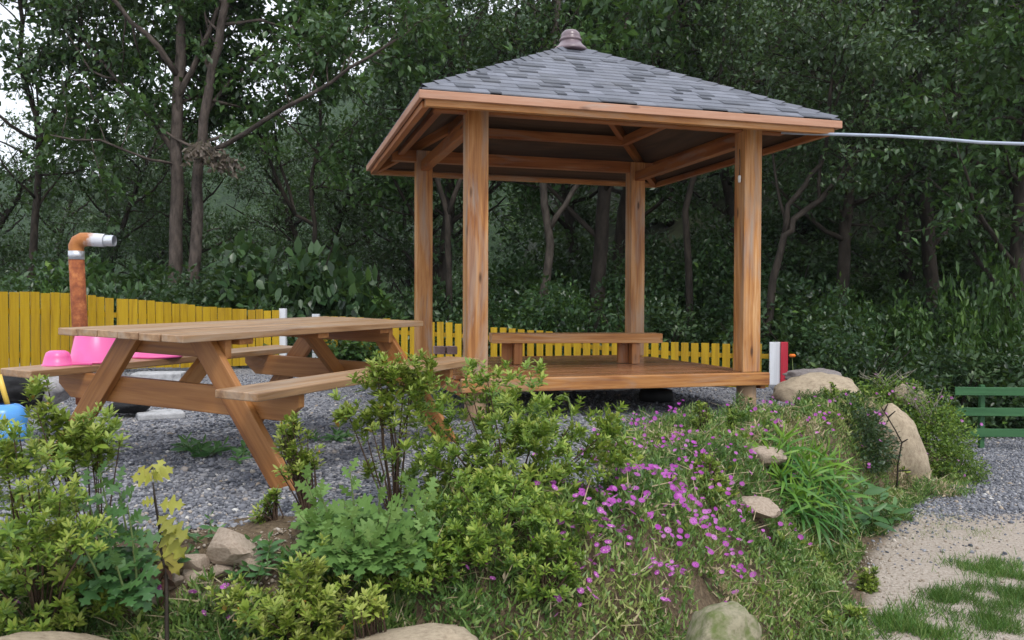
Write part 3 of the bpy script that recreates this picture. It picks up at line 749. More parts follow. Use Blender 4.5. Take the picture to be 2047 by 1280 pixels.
# ------------------------------------------------------------------ rocks and blocks
def rockmesh(name, mat, seed, flat=.25, sub=4, facet=0.0):
    import bmesh
    bm = bmesh.new(); bmesh.ops.create_icosphere(bm, subdivisions=sub, radius=1.0)
    r = random.Random(seed); off = Vector((r.uniform(0, 90), r.uniform(0, 90), r.uniform(0, 90)))
    from mathutils import noise as mn
    planes = [(Vector((r.gauss(0,1), r.gauss(0,1), r.gauss(0,1))).normalized(), r.uniform(.42, .8) if facet > .8 else r.uniform(.62, .92)) for _ in range(12 if facet > .8 else 9)] if facet else []
    for v in bm.verts:
        n_ = v.co.normalized(); k_ = 1 + flat*mn.noise(n_*1.1+off) + flat*.6*mn.noise(n_*2.7+off) + .07*mn.noise(n_*5+off) + .03*mn.noise(n_*11+off) - .05*max(0, .12-abs(mn.noise(n_*2.1-off)))/.12
        v.co = n_*k_
        for pn, pd in planes:
            dd = v.co.dot(pn)
            if dd > pd: v.co -= pn*(dd-pd)*facet
    me = bpy.data.meshes.new(name); bm.to_mesh(me); bm.free(); me.materials.append(mat)
    me.polygons.foreach_set('use_smooth', np.full(len(me.polygons), facet < .8)); return me
def put_rock(name, lab, mat, c, size, rot=(0,0,0), seed=1, facet=0.0, cat='rock', sub=4, grp=None):
    o = link(name, rockmesh(name, mat, seed, .25, sub, facet), None, c); o.scale = size; o.rotation_euler = rot
    return tag(o, lab, cat, grp)
put_rock('boulder', 'rounded cream boulder under a flat grey stone at the terrace edge', R_BEIGE, at(1642, 800, 7.9), (.47,.38,.25), (0,.05,.1), 3, .4)
put_rock('flat_stone', 'flat dark grey stone lying on top of the cream boulder', R_GREY, at(1632, 752, 8.2), (.32,.26,.075), (0,-.03,.1), 5, .5)
put_rock('standing_stone', 'tall cream standing stone with a dry twig in front of it', R_BEIGE, at(1795, 905, 7.2), (.24,.22,.43), (0,-.24,.3), 9, .3)
put_rock('boulder', 'buried brown boulder behind the drooping green plant', R_PINK, ground_at(1528, 930)+Vector((0,0,.06)), (.15,.15,.12), (.3,.1,.9), 11, .88, 'rock', 3)
put_rock('boulder', 'small tan boulder below the buried brown one', R_PINK, ground_at(1508, 1035)+Vector((0,0,.04)), (.14,.14,.08), (0,.2,.2), 12, .88, 'rock', 3)
put_rock('rock', 'small upright cream rock in the bush right of the cream boulder', R_BEIGE, at(1802, 792, 8.6), (.09,.09,.11), (0,.1,0), 14)
put_rock('rock', 'pale rock peeking out of the bush above the standing stone', R_BEIGE, at(1838, 802, 8.8), (.07,.08,.10), (0,0,0), 15)
put_rock('rock', 'narrow cream rock at the foot of the bush beside the gravel', R_BEIGE, at(1876, 950, 7.9), (.055,.07,.15), (0,-.3,0), 16, .4)
put_rock('rock', 'broad flat beige rock at the bottom middle of the garden edge', R_BEIGE, at(822, 1298, 2.78), (.25,.16,.07), (0,0,.1), 21, .79)
put_rock('rock', 'mossy grey green rock at the bottom edge among the ice plants', R_MOSS, at(1440, 1285, 3.05), (.17,.14,.15), (0,.1,.5), 29, .79)
put_rock('rock', 'sandy rock in the bottom left corner below the ice plants', R_BEIGE, at(100, 1330, 2.62), (.30,.17,.09), (0,.1,0), 23, .79)
rb = [(458,1103,3.2,.115,.075,.055,'largest light brown slab of the broken rocks beside the gravel',31),
      (395,1122,3.15,.055,.06,.035,'small brown broken rock left of the large slab',32),
      (437,1138,3.1,.045,.04,.022,'thin brown rock just under the large slab',33),
      (405,1170,3.0,.048,.045,.032,'square tan rock standing below the thin rock',34),
      (345,1165,3.0,.05,.04,.03,'tan rock right behind the yellowing stalk',35),
      (272,1198,2.9,.04,.04,.032,'small pinkish rock left of the yellowing stalk',36),
      (295,1180,2.95,.032,.03,.022,'tiny brown rock between the stalk and the pinkish rock',37),
      (438,1188,2.95,.035,.035,.02,'small rock on bare soil right of the square tan rock',38),
      (735,1190,2.85,.04,.04,.03,'small tan rock under the lobed leaf plant',39)]
rb += [(500,1120,3.1,.05,.045,.03,'tan rock at the right end of the rubble beside the large slab',40),
      (415,1205,3.0,.04,.035,.025,'brown rock below the square tan rock',41), (318,1215,3.0,.045,.04,.028,'brown rock at the foot of the yellowing stalk',42),
      (380,1150,3.0,.035,.03,.022,'little rock wedged between the slab and the square tan rock',43), (478,1165,3.0,.038,.03,.02,'flat little rock on the soil under the large slab',44)]
for u_, v_, d_, a_, b_, h_, lab, sd_ in rb:
    put_rock('broken_rock', lab, R_PINK, ground_at(u_, v_+14)+Vector((0, 0, h_*.45)), (a_*1.2, b_*1.2, h_*1.45), (0, 0, sd_), sd_, .85, 'rock', 3)
# scattered white stones by the gazebo foot
for k_, (u_, v_, s__) in enumerate(((1500,832,.035),(1530,834,.03),(1478,834,.028),(1550,822,.03),(1430,838,.025))):
    p = ground_at(u_, v_); put_rock('stone', ['flat white stone right before the gazebo right post foot','white stone just right of the gazebo right post foot','small white stone left of the gazebo right post foot','tan stone between the post foot and the cream boulder','pale stone on the gravel left of the post foot'][k_], plain('pale_stone', (.62,.6,.58), .8), p, (s__*1.6, s__*1.4, s__*.7), (0,0,k_), 50+k_, .6, 'stone', 3)
# left clutter: concrete blocks, black stove
def block(name, lab, mat, u, v, d, size, rz, cat):
    p = at(u, v, d); g = tz1(p.x, p.y); m = MB(); m.box((0,0,size[2]/2), size, None, 0)
    o = m.build(name, mat, None, .012, (p.x, p.y, g-.01)); o.rotation_euler.z = rz; return tag(o, lab, cat)
block('concrete_block', 'whitish concrete block on the ground behind the table', R_CONC, 318, 750, 8.2, (.46,.3,.235), .2, 'block')
block('stone_slab', 'pale flat slab on the gravel under the picnic table', R_CONC, 320, 828, 6.6, (.34,.3,.05), .5, 'slab')
put_rock('black_rock', 'black lump of charred wood under the table beam', R_BLACK, at(258, 812, 6.6), (.16,.14,.06), (0,0,.3), 61, .5, 'charred wood')
put_rock('boulder', 'light grey boulder under the end of the left bench', rock('pale_grey_rock', (.40,.39,.40), (.24,.22,.22)), at(92, 775, 5.6), (.17,.18,.14), (0,.1,.3), 62, .5)
put_rock('black_rock', 'large sooty black rock in the shade under the left bench end', R_BLACK, at(20, 785, 5.4), (.22,.2,.13), (0,0,.3), 63, .5)
# blue watering can (toy)
wc = empty('watering_can', at(8, 870, 3.6)); tag(wc, 'blue plastic toy watering can with a yellow handle at the left edge', 'watering can')
m = MB(); m.lathe([(0,0),(.06,0),(.085,.02),(.092,.07),(.085,.11),(.06,.13),(.04,.135)], 24); m.build('body', P_BLUE, wc)
m = MB(); m.lathe([(0,-.04),(.05,-.04),(.065,-.01),(.05,.03),(0,.05)], 20, (.055,-.04,.02)); m.build('spout', P_BLUE, wc)
m = MB(); m.tube([(.02,0,.12),(.0,0,.19),(-.02,0,.26)], [.011,.011,.012], 10); m.build('handle', P_YELLOW, wc)

# ------------------------------------------------------------------ gravel stones
def ico():
    t = (1+5**.5)/2
    V = np.array([(-1,t,0),(1,t,0),(-1,-t,0),(1,-t,0),(0,-1,t),(0,1,t),(0,-1,-t),(0,1,-t),(t,0,-1),(t,0,1),(-t,0,-1),(-t,0,1)], float)
    V /= np.linalg.norm(V[0])
    Fc = [(0,11,5),(0,5,1),(0,1,7),(0,7,10),(0,10,11),(1,5,9),(5,11,4),(11,10,2),(10,7,6),(7,1,8),(3,9,4),(3,4,2),(3,2,6),(3,6,8),(3,8,9),(4,9,5),(2,4,11),(6,2,10),(8,6,7),(9,8,1)]
    return V, Fc
IV, IF = ico()
def stonemat():
    m, n, l, b = newmat('gravel_stone', .8, .3); t = attr(n, 'tint').outputs['Fac']
    c = ramp(n, [(0, (.07,.075,.09)), (.35, (.15,.155,.18)), (.7, (.235,.24,.265)), (.93, (.31,.31,.335)), (.975, (.36,.29,.22)), (1, (.6,.59,.57))])
    l.new(t, c.inputs[0]); l.new(c.outputs[0], b.inputs['Base Color']); return m
def stones(X, Y, size, name, mat, lift=.25):
    Z = tz(X, Y); lb_ = LB(); n_ = len(X); var = rng.integers(0, 5, n_)
    for k_ in range(5):
        q = var == k_; tv = IV*rng.uniform(.65, 1.2, (12, 1)); tv[:, 2] *= .6
        P_ = np.stack([X[q], Y[q], Z[q]+size[q]*lift], 1); D = randdirs(q.sum()); D[:, 2] *= .3; U = randdirs(q.sum(), .6)
        lb_.add(scatter(tv, IF, D, U, P_, size[q], rng.random(q.sum()), rng.uniform(.6, 1, q.sum())))
    return link(name, lb_.mesh(name, mat))
M_STONE = stonemat()
def frustum_pts(n, d0, d1, u0=-60, u1=2107, pw_=1.0):
    d = d0+(d1-d0)*rng.random(n)**pw_; u = rng.uniform(u0, u1, n)
    return (u-1023.5)/F_PX*d, d
gx, gy = frustum_pts(60000, 3.2, 10.5, pw_=1.5)
a_ = side_dist(gx, gy, UP); b_ = side_dist(gx, gy, LOW)
keep = (a_ > .05)
gx1, gy1 = gx[keep], gy[keep]
gx, gy = frustum_pts(60000, 5.0, 10.8, 1600, 2130)
b_ = side_dist(gx, gy, LOW); sand = zones(gx, gy)[0]
k2_ = (b_ < -.03) & (rng.random(len(gx)) < (1-sand)*.9+.015)
gx = np.concatenate([gx1, gx[k2_]]); gy = np.concatenate([gy1, gy[k2_]])
o = stones(gx, gy, rng.lognormal(math.log(.0098), .35, len(gx)).clip(.004, .028), 'gravel', M_STONE)
tag(o, 'loose blue grey gravel spread under the table and over the yard', 'gravel', kind='stuff')
gx, gy = frustum_pts(26000, 2.6, 7.2, 1300, 2140); b_ = side_dist(gx, gy, LOW)
k2_ = (b_ < .1) & ((rng.random(len(gx)) < .10+.9*sstep(-.5, 0, b_)))
gx, gy = gx[k2_], gy[k2_]
ex_, ey_ = frustum_pts(2600, 2.75, 3.5, 180, 720); ka = side_dist(ex_, ey_, UP) < .25
gx = np.concatenate([gx, ex_[ka]]); gy = np.concatenate([gy, ey_[ka]])
def sandstone():
    m, n, l, b = newmat('sand_grit', .9, .2); t = attr(n, 'tint').outputs['Fac']
    c = ramp(n, [(0, (.25,.2,.15)), (.7, (.36,.31,.255)), (1, (.52,.47,.42))]); l.new(t, c.inputs[0]); l.new(c.outputs[0], b.inputs['Base Color']); return m
o = stones(gx, gy, rng.lognormal(math.log(.005), .5, len(gx)).clip(.003, .022), 'grit', sandstone())
tag(o, 'small tan grit strewn over the sandy path', 'grit', kind='stuff')

# ------------------------------------------------------------------ trees
def poly_len(P): return np.concatenate([[0], np.cumsum(np.linalg.norm(np.diff(P, axis=0), axis=1))])
def grow(p, d, L, n, wander, lift):
    P = [np.array(p, float)]; d = unit(np.array(d, float))
    for _ in range(n):
        d = unit(d + rng.normal(0, wander, 3) + np.array([0, 0, lift])); P.append(P[-1]+d*L/n)
    return np.array(P)
def tree_meshes(name, limbs, dens=1.0, leaf=.10, sub=4, sublen=1.5, twlen=.7, twigs=5, lpt=34, barkm=B_GREY, leafm=L_DARK, start=.35, spread=.14, lift=.05, back=0.0):
    """limbs: list of (points, r0, r1). Branches and twigs grow from them, leaves sit on the twigs."""
    mb = MB(); tw = []
    for P, r0, r1 in limbs:
        P = np.array([list(q) for q in P], float)
        # smooth the line a little
        Q = [P[0]]
        for a0, a1 in zip(P[:-1], P[1:]):
            for t in (.5, 1): Q.append(a0*(1-t)+a1*t + (rng.normal(0, .02, 3) if t < 1 else 0))
        P = np.array(Q); s = poly_len(P); T = s[-1]
        mb.tube(P, list(np.interp(s, [0, T], [r0, r1])), 9 if r0 > .07 else 6)
        k = max(2, int(sub*T/1.5*dens))
        for q in range(k):
            f = start+(1-start)*(q+rng.random())/k; f = min(f, 1)
            p = np.array([np.interp(f*T, s, P[:, i]) for i in range(3)]); r = np.interp(f*T, s, [r0]*1+[r1]*1 if len(s) == 2 else np.interp(s, [0, T], [r0, r1]))
            ax = unit(P[min(len(P)-1, int(f*(len(P)-1))+1)]-P[max(0, int(f*(len(P)-1))-0)] + 1e-6)
            dr = randdirs(1)[0]; dr = unit(dr - .5*ax*np.dot(dr, ax) + .35*ax + np.array([0, back, .15]))
            Ls = sublen*rng.uniform(.6, 1.15)*(1.1-.4*f)
            B1 = grow(p, dr, Ls, 5, .16, lift); rb_ = min(r*.45, .035)
            mb.tube(B1, list(np.linspace(rb_, .008, 6)), 5)
            for w_ in range(twigs):
                g = rng.uniform(.25, 1); pp = B1[0]+0; pp = np.array([np.interp(g*5, range(6), B1[:, i]) for i in range(3)])
                d2 = unit(randdirs(1)[0]*.9 + (B1[-1]-B1[0])/Ls*.7); Bt = grow(pp, d2, twlen*rng.uniform(.6, 1.2), 3, .2, -.02)
                tw.append(Bt)
                if rng.random() < .6: mb.tube(Bt, [.007,.006,.005,.003], 4, False)
    lb_ = LB(); C = np.concatenate([np.stack([t[:-1]*(1-f)+t[1:]*f for f in (.33, .66, 1.0)], 1).reshape(-1, 3) for t in tw])
    n = int(len(tw)*lpt); wt = np.repeat(.12+rng.random(len(tw))**1.6, 9); idx = rng.choice(len(C), n, p=wt/wt.sum())
    P = C[idx] + rng.normal(0, spread, (n, 3))*[1, 1, .55]
    D = unit(randdirs(n) + np.array([0, 0, -.35])); U = unit(np.array([0, 0, 1.0]) + rng.normal(0, .5, (n, 3)))
    base = np.repeat(rng.random(len(tw)), 9)[idx]
    tint = np.clip(.55*base + .45*rng.random(n), 0, 1)*.93 + .07*(rng.random(n) < .1)
    lb_.add(scatter(*KITE, D, U, P, leaf*rng.uniform(.65, 1.25, n), tint))
    return mb, lb_.mesh(name+'_crown', leafm)
def place_tree(mb, crown, name, lab, loc, barkm, cat='tree', grp=None):
    root = empty(name, loc); tag(root, lab, cat, grp)
    mb.build('trunk', barkm, root); link('crown', crown, root); return root

def limb(pts, r0, r1, org):
    return ([at(u, v, d)-org for u, v, d in pts], r0, r1)
def hand_tree(name, lab, base, limbs, barkm, leafm, **kw):
    p = at(*base); org = Vector((p.x, p.y, tz1(p.x, p.y)-.05))
    LL = []
    for pts, r0, r1 in limbs:
        q, a0, a1 = limb(pts, r0, r1, org); LL.append((q, a0, a1))
    LL[0][0].insert(0, Vector((LL[0][0][0].x, LL[0][0][0].y, 0)))
    mb, cr = tree_meshes(name, LL, barkm=barkm, leafm=leafm, **kw)
    return place_tree(mb, cr, name, lab, org, barkm)
hand_tree('broadleaf_tree', 'tree with a straight grey trunk left of its twin, forking high above the yellow fence', (350,600,14),
  [([(350,590,14),(352,450,14),(352,300,14),(356,180,14),(362,60,14.1),(372,-80,14.2),(380,-260,14.3)], .125, .06),
   ([(354,150,14),(318,95,13.7),(262,45,13.5),(205,-20,13.3),(150,-110,13)], .06, .02),
   ([(346,300,14),(300,235,14.3),(235,160,14.6),(165,80,15),(110,-10,15.2)], .055, .015),
   ([(352,330,14),(300,320,13.6),(200,280,13.2),(100,270,13)], .03, .01),
   ([(356,200,14),(385,140,13.9),(420,60,13.8),(455,-40,13.8)], .06, .03), ([(235,160,14.6),(180,140,14.6),(130,60,14.6)], .025, .01), ([(300,235,14.3),(330,150,14.4),(340,60,14.5)], .02, .008)], B_GREY, L_MID, start=.42, lpt=34, dens=1.35, leaf=.15, back=1.0, spread=.11)
hand_tree('broadleaf_tree', 'leaning grey trunked tree right of its twin, one long limb reaching right', (382,600,13.8),
  [([(382,595,13.8),(396,420,13.8),(398,320,13.8),(407,240,13.8),(425,130,13.8),(442,50,13.7),(478,-60,13.6),(500,-180,13.6)], .11, .05),
   ([(400,320,13.8),(450,290,13.4),(530,240,13.0),(620,190,12.6),(700,135,12.3),(790,80,12)], .05, .018),
   ([(440,50,13.7),(520,40,13.9),(600,60,14.2),(680,40,14.4)], .03, .01),
   ([(410,230,13.8),(470,150,14.2),(540,100,14.5),(600,-20,14.8)], .035, .01)], B_GREY, L_MID, start=.45, lpt=34, dens=1.35, leaf=.15, back=1.0, spread=.11)
hand_tree('broadleaf_tree', 'dark thin forked tree standing behind the left end of the fence', (70,600,15),
  [([(60,580,15),(70,440,15),(78,330,15),(72,230,15),(40,130,15),(45,40,15),(30,-60,15)], .08, .03),
   ([(74,300,15),(120,200,15),(160,90,15),(170,-60,15)], .05, .015),
   ([(74,280,15),(20,250,14.6),(-60,180,14.4)], .04, .015)], B_DARK, L_DARK, start=.35, lpt=24, dens=1.3, leaf=.14)
hand_tree('broadleaf_tree', 'dark forked tree behind the gate gap between the two yellow fences', (622,600,15.5),
  [([(622,610,15.5),(628,500,15.5),(622,400,15.5),(635,300,15.5),(640,200,15.5),(660,100,15.5)], .07, .02),
   ([(590,430,15.5),(550,350,15.2),(520,270,15),(480,180,15)], .045, .015),
   ([(632,320,15.5),(690,270,15.8),(740,220,16)], .03, .01), ([(626,450,15.5),(590,430,15.5),(560,330,15.7),(540,200,16)], .04, .015)], B_DARK, L_MID, start=.45, lpt=26, dens=.9)
hand_tree('broadleaf_tree', 'thin dark tree seen between the two left gazebo posts', (895,600,14.5),
  [([(897,640,14.5),(896,520,14.5),(895,430,14.5),(880,380,14.5),(860,300,14.5),(840,150,14.6),(830,20,14.7)], .07, .03),
   ([(895,430,14.5),(920,360,14.5),(960,250,14.6),(1000,100,14.8)], .05, .02)], B_DARK, L_DARK, start=.5, lpt=38)
hand_tree('broadleaf_tree', 'crooked dark grey tree seen in the middle of the open gazebo', (1078,640,14.2),
  [([(1072,660,14.2),(1092,560,14.2),(1100,490,14.2),(1088,410,14.2),(1085,350,14.2),(1100,150,14.4),(1120,-20,14.6)], .085, .04),
   ([(1098,460,14.2),(1130,410,14.2),(1170,350,14.2),(1230,150,14.4),(1260,0,14.6)], .05, .02)], B_MID, L_DARK, start=.55, lpt=38)
hand_tree('broadleaf_tree', 'slanting branched tree rising behind the left slope of the gazebo roof', (960,640,15),
  [([(955,640,15),(950,400,15),(975,240,15),(1040,120,15),(1130,40,15),(1200,-60,15)], .075, .03),
   ([(975,240,15),(930,120,15),(900,20,15),(880,-60,15)], .04, .015), ([(1040,120,15),(1030,40,15),(1040,-60,15)], .03, .012)], B_DARK, L_DARK, start=.45, lpt=34)
hand_tree('broadleaf_tree', 'slanting branched tree rising behind the right slope of the gazebo roof', (1380,660,15),
  [([(1380,660,15),(1370,420,15),(1410,270,15),(1480,180,15),(1550,100,15),(1600,0,15)], .075, .03),
   ([(1410,270,15),(1440,150,15),(1450,20,15)], .04, .015), ([(1480,180,15),(1560,150,15),(1640,140,15)], .03, .012)], B_DARK, L_OLIVE, start=.45, lpt=34)
hand_tree('broadleaf_tree', 'dark many branched tree right of the gazebo behind its right post', (1530,700,12.6),
  [([(1528,690,12.6),(1545,560,12.6),(1568,470,12.6),(1585,440,12.6),(1640,400,12.6),(1690,350,12.6),(1720,280,12.6),(1750,150,12.7)], .075, .02),
   ([(1568,470,12.6),(1575,410,12.6),(1610,370,12.5),(1640,330,12.5),(1655,260,12.5),(1670,120,12.5),(1680,0,12.4)], .045, .018),
   ([(1560,500,12.6),(1570,440,12.7),(1550,350,12.8),(1540,250,12.9)], .03, .012),
   ([(1638,400,12.6),(1640,330,12.7),(1660,240,12.8),(1700,100,12.9)], .03, .012)], B_DARK, L_OLIVE, start=.6, lpt=38, dens=1.1)

# generic trees for the wood
def generic(seed, leafm, leaf=.105, H=7.5, lpt=36, low=.2):
    st = rng.bit_generator.state
    T = grow((0,0,0), (rng.normal(0,.08), rng.normal(0,.08), 1), H, 8, .07, .03)
    limbs = [(T, .13, .03)]
    for k_ in range(9):
        f = low+(.95-low)*k_/9; p = np.array([np.interp(f*8, range(9), T[:, i_]) for i_ in range(3)])
        a = k_*2.4+rng.random(); d = np.array([math.cos(a), math.sin(a), .35+.4*f])
        limbs.append((grow(p, d, (2.6-1.4*f)*rng.uniform(.8, 1.15), 4, .13, .06), .05, .015))
    return tree_meshes('tree%d' % seed, limbs, dens=1.0, leaf=leaf, sub=3.4, sublen=1.35, twlen=.7, twigs=5, lpt=lpt, barkm=B_DARK, leafm=leafm, start=.3, spread=.15)
def region(u):
    for lim, t in ((110,'behind the left end of the tall yellow fence'),(230,'behind the rusty stove pipe'),(330,'behind the fence left of the twin trunks'),(450,'behind the twin grey trunks'),(560,'behind the right end of the tall yellow fence'),(660,'behind the white gate posts'),(830,'left of the gazebo'),(930,'seen between the two left gazebo posts'),(1090,'seen through the left half of the gazebo'),(1255,'seen through the right half of the gazebo'),(1470,'between the back right and front right gazebo posts'),(1600,'just right of the gazebo behind the red picket'),(1760,'behind the cream boulder'),(1900,'left of the green fence')):
        if u < lim: return t
    return 'right behind the green rail fence'
KIND = ['dark', 'fresh green', 'greyish olive', 'deep green', 'mid green']
GEN = []
for k_, (lm, lf) in enumerate(((L_DARK,.11),(L_MID,.11),(L_OLIVE,.13),(L_DARK,.12),(L_MID,.13))):
    mb, cr = generic(k_, lm, lf)
    tr = mb.build('trunk', B_DARK); me_t = tr.data; bpy.data.objects.remove(tr); GEN.append((me_t, cr))
def place_gen(k_, x, y, s, rz, lab, grp):
    root = empty('woodland_tree', (x, y, tz1(x, min(y, 75))-.1), rz); root.scale = (s, s, s*random.uniform(.9, 1.1)); tag(root, lab, 'tree', grp)
    link('trunk', GEN[k_][0], root); link('crown', GEN[k_][1], root)
def u_of(x, y): return 1023.5+x/y*F_PX
rows = [(15.5,3.0),(18.5,3.2),(22,3.6),(27,4.2),(33,5),(41,6.5)]
for d_, spc in rows:
    x = -.62*d_-3
    while x < .62*d_+4:
        xx, yy = x+random.uniform(-.8, .8), d_+random.uniform(-1.2, 1.2); u_ = u_of(xx, yy)
        x += spc
        if u_ < 60 and d_ > 20: continue
        if u_ < 840:
            if d_ < 17 or d_ > 30: continue
            s = random.uniform(.62, .80)*d_/18.5
            lab, grp = 'low leafy tree in the wood behind the tall yellow fence on the left', 'low trees behind the left fence'
        else:
            s = random.uniform(.95, 1.25)
            if u_ < 1500: lab, grp = 'leafy tree in the dense wood behind the gazebo roof', 'trees of the wood behind the gazebo'
            else: lab, grp = 'dense dark tree of the wood rising on the right behind the green fence', 'trees of the wood on the right'
        kk = random.choice([0, 2, 3, 4] if u_ > 840 else [0, 1, 1, 4, 2])
        place_gen(kk, xx, yy, s, random.uniform(0, 6.28), '%s tree %s, %s' % (KIND[kk], 'near' if d_ < 17 else 'in the second row' if d_ < 20 else 'in the third row' if d_ < 24 else 'farther back' if d_ < 30 else 'high up' if d_ < 37 else 'topmost', region(u_)), grp)
place_gen(0, -7.3, 19.5, .78, 2.0, 'leafy tree closing the gap between the twin grey trunks', None)
place_gen(3, -9.3, 21.5, .8, 1.0, 'leafy tree behind and left of the twin grey trunks', None)
place_gen(4, 7.6, 12.6, 1.0, 1.0, 'tree with paler hanging leaves at the right edge behind the green fence', None)

# understory bushes
def bushmesh(name, n, leaf, mat, rx=1.0, rz=1.0, tmpl=KITE, lumps=14, up=.5):
    C = randdirs(lumps, -.1)*rng.uniform(.35, .95, (lumps, 1))*np.array([rx, rx, rz]); C[:, 2] = np.abs(C[:, 2])*.9+.12*rz
    idx = rng.integers(0, lumps, n); rr = rng.uniform(.22, .42, lumps)*min(rx, rz*1.2)
    dv = randdirs(n); P = C[idx]+dv*(rr[idx]*rng.random(n)**.35)[:, None]; P[:, 2] = np.abs(P[:, 2])
    D = unit(dv*.8+randdirs(n)+np.array([0,0,-.3])); U = unit(np.array([0,0,1.])+rng.normal(0, up, (n, 3)))
    tint = np.clip(.5*rng.random(lumps)[idx]+.5*rng.random(n), 0, 1)
    l_ = LB(); l_.add(scatter(*tmpl, D, U, P, leaf*rng.uniform(.6, 1.25, n), tint)); return l_.mesh(name, mat)
BUSH = [bushmesh('undergrowth', 6500, .10, L_DARK, 1.2, 1.25, lumps=22), bushmesh('undergrowth', 5000, .13, L_MID, 1.1, 1.1, lumps=18), bushmesh('undergrowth', 6000, .11, L_OLIVE, 1.2, 1.2, lumps=20)]
def stems(mb, n, r, h, rr=.012):
    for _ in range(n):
        a = random.uniform(0, 6.28); q = random.uniform(.2, 1)*r
        mb.tube([(random.uniform(-.05,.05), random.uniform(-.05,.05), -.02), (q*.5*math.cos(a), q*.5*math.sin(a), h*.5), (q*math.cos(a), q*math.sin(a), h*random.uniform(.7, .95))], [rr, rr*.7, rr*.3], 5, False)
sm = MB(); stems(sm, 10, .8, 1.0, .02); _o = sm.build('stems', B_DARK); STM = _o.data; bpy.data.objects.remove(_o)
for d_, spc in ((13.3,1.15),(14.6,1.4),(16.5,1.6),(19.5,1.9),(23.5,2.3),(28.5,2.8),(35,3.4),(44,4.5)):
    x = -.64*d_-1.5
    while x < .64*d_+2:
        xx, yy = x+random.uniform(-.4, .4), d_+random.uniform(-.5, .5); x += spc
        u_ = u_of(xx, yy); s = random.uniform(.75, 1.25)*(1+.028*(d_-13))
        if d_ < 14 and 560 < u_ < 640: continue
        if u_ > 1560 and d_ < 14.8: s *= 1.15
        where, grp = (('left yellow fence', 'bushes behind the left fence') if u_ < 640 else ('low yellow fence behind the gazebo', 'bushes behind the gazebo') if u_ < 1500 else ('green fence on the right', 'bushes behind the green fence'))
        root = empty('bush', (xx, yy, tz1(xx, yy)-.1), random.uniform(0, 6.28)); root.scale = (s, s, s*random.uniform(.8, 1.15))
        kk = random.randrange(3)
        tag(root, '%s bush %s, %s' % (KIND[kk], 'in front' if d_ < 14 else 'second row' if d_ < 16 else 'third row' if d_ < 18 else 'deeper' if d_ < 22 else 'deep' if d_ < 26 else 'far' if d_ < 32 else 'farthest' if d_ < 40 else 'topmost', region(u_)), 'bush', grp)
        link('foliage', BUSH[kk], root); link('stems', STM, root)
for nb_, (x_, y_, s_, dd) in enumerate(((4.6,11.0,.85,0),(5.9,11.2,.95,2),(7.1,11.1,1.0,0),(8.2,11.4,1.0,1),(4.3,12.3,1.1,0),(5.7,12.6,1.2,2),(7.2,12.8,1.25,0))):
    root = empty('bush', (x_, y_, tz1(x_, y_)-.1), random.uniform(0, 6.28)); root.scale = (s_,)*3
    tag(root, '%s bush %s' % (KIND[dd], ['leaning on the left end of the green fence','just behind the green fence post','right behind the green fence at the picture edge','beyond the right picture edge behind the green fence','in the second row left of the green fence','in the second row behind the green fence post','in the second row at the right picture edge'][nb_]), 'bush', 'bushes behind the green fence')
    link('foliage', BUSH[dd], root); link('stems', STM, root)
L_FRESH = leafmat('fresh_green_leaf', [(0,(.02,.055,.015)),(.5,(.055,.125,.025)),(1,(.13,.24,.035))], .42, .4)
FRESH = bushmesh('fresh_foliage', 4200, .10, L_FRESH, 1.0, 1.0, KITE, lumps=20)
for (u_, v_, d_, s_, lab) in ((1790,640,12.2,.8,'bright green bush behind the cream boulder'), (1985,560,12.0,.8,'bright green bush above the green fence at the right edge'), (1690,600,12.6,.45,'small bright green bush right of the forked dark tree'), (560,600,12.9,.5,'bright green bush above the end of the tall yellow fence'), (1130,610,13.2,.5,'bright green bush in the middle of the open gazebo view'), (90,600,11.2,.5,'fresh green bush left of the stove pipe')):
    p = at(u_, v_, d_); root = empty('bush', (p.x, p.y, tz1(p.x, p.y)-.05), random.uniform(0, 6)); root.scale = (s_, s_, max(s_, (p.z-tz1(p.x, p.y)+.3*s_)))
    zz_ = root.location.z; tag(root, lab, 'bush'); link('foliage', FRESH, root)
    m = MB()
    for k_ in range(5):
        a_ = k_*1.3; m.tube([(0, 0, (zz_-root.location.z)/s_-.05), (.15*math.cos(a_), .15*math.sin(a_), (zz_-root.location.z)/s_*.4), (.5*math.cos(a_), .5*math.sin(a_), .55)], [.03, .022, .008], 5, False)
    m.build('stems', B_DARK, root)
# vine covered shrub with large leaves
bigleaf = bushmesh('vine_foliage', 5200, .125, L_DARK, 1.15, 1.0, ([(0,0,0),(.12,.3,.03),(.12,-.3,.03),(.55,.4,.02),(.55,-.4,.02),(1,0,-.12)],[(0,2,4),(0,4,5),(0,5,3),(0,3,1)]), lumps=18, up=.35)
for (u_, v_, d_, s_, lab) in ((600,500,13.6,1.15,'large leaved vine shrub mounding behind the gate gap'), (255,590,12.6,.6,'large leaved shrub just above the yellow fence right of the stove pipe'), (1640,700,12.4,.75,'blue green large leaved shrub right of the red picket')):
    p = at(u_, v_, d_); root = empty('vine_shrub', (p.x, p.y, max(tz1(p.x, p.y), p.z-s_*1.0)), random.uniform(0, 6)); root.scale = (s_*1.1, s_, s_)
    if p.z-s_ > tz1(p.x, p.y): root.location.z = tz1(p.x, p.y); root.scale.z = (p.z-root.location.z+.35)
    tag(root, lab, 'shrub'); link('foliage', bigleaf, root); link('stems', STM, root)
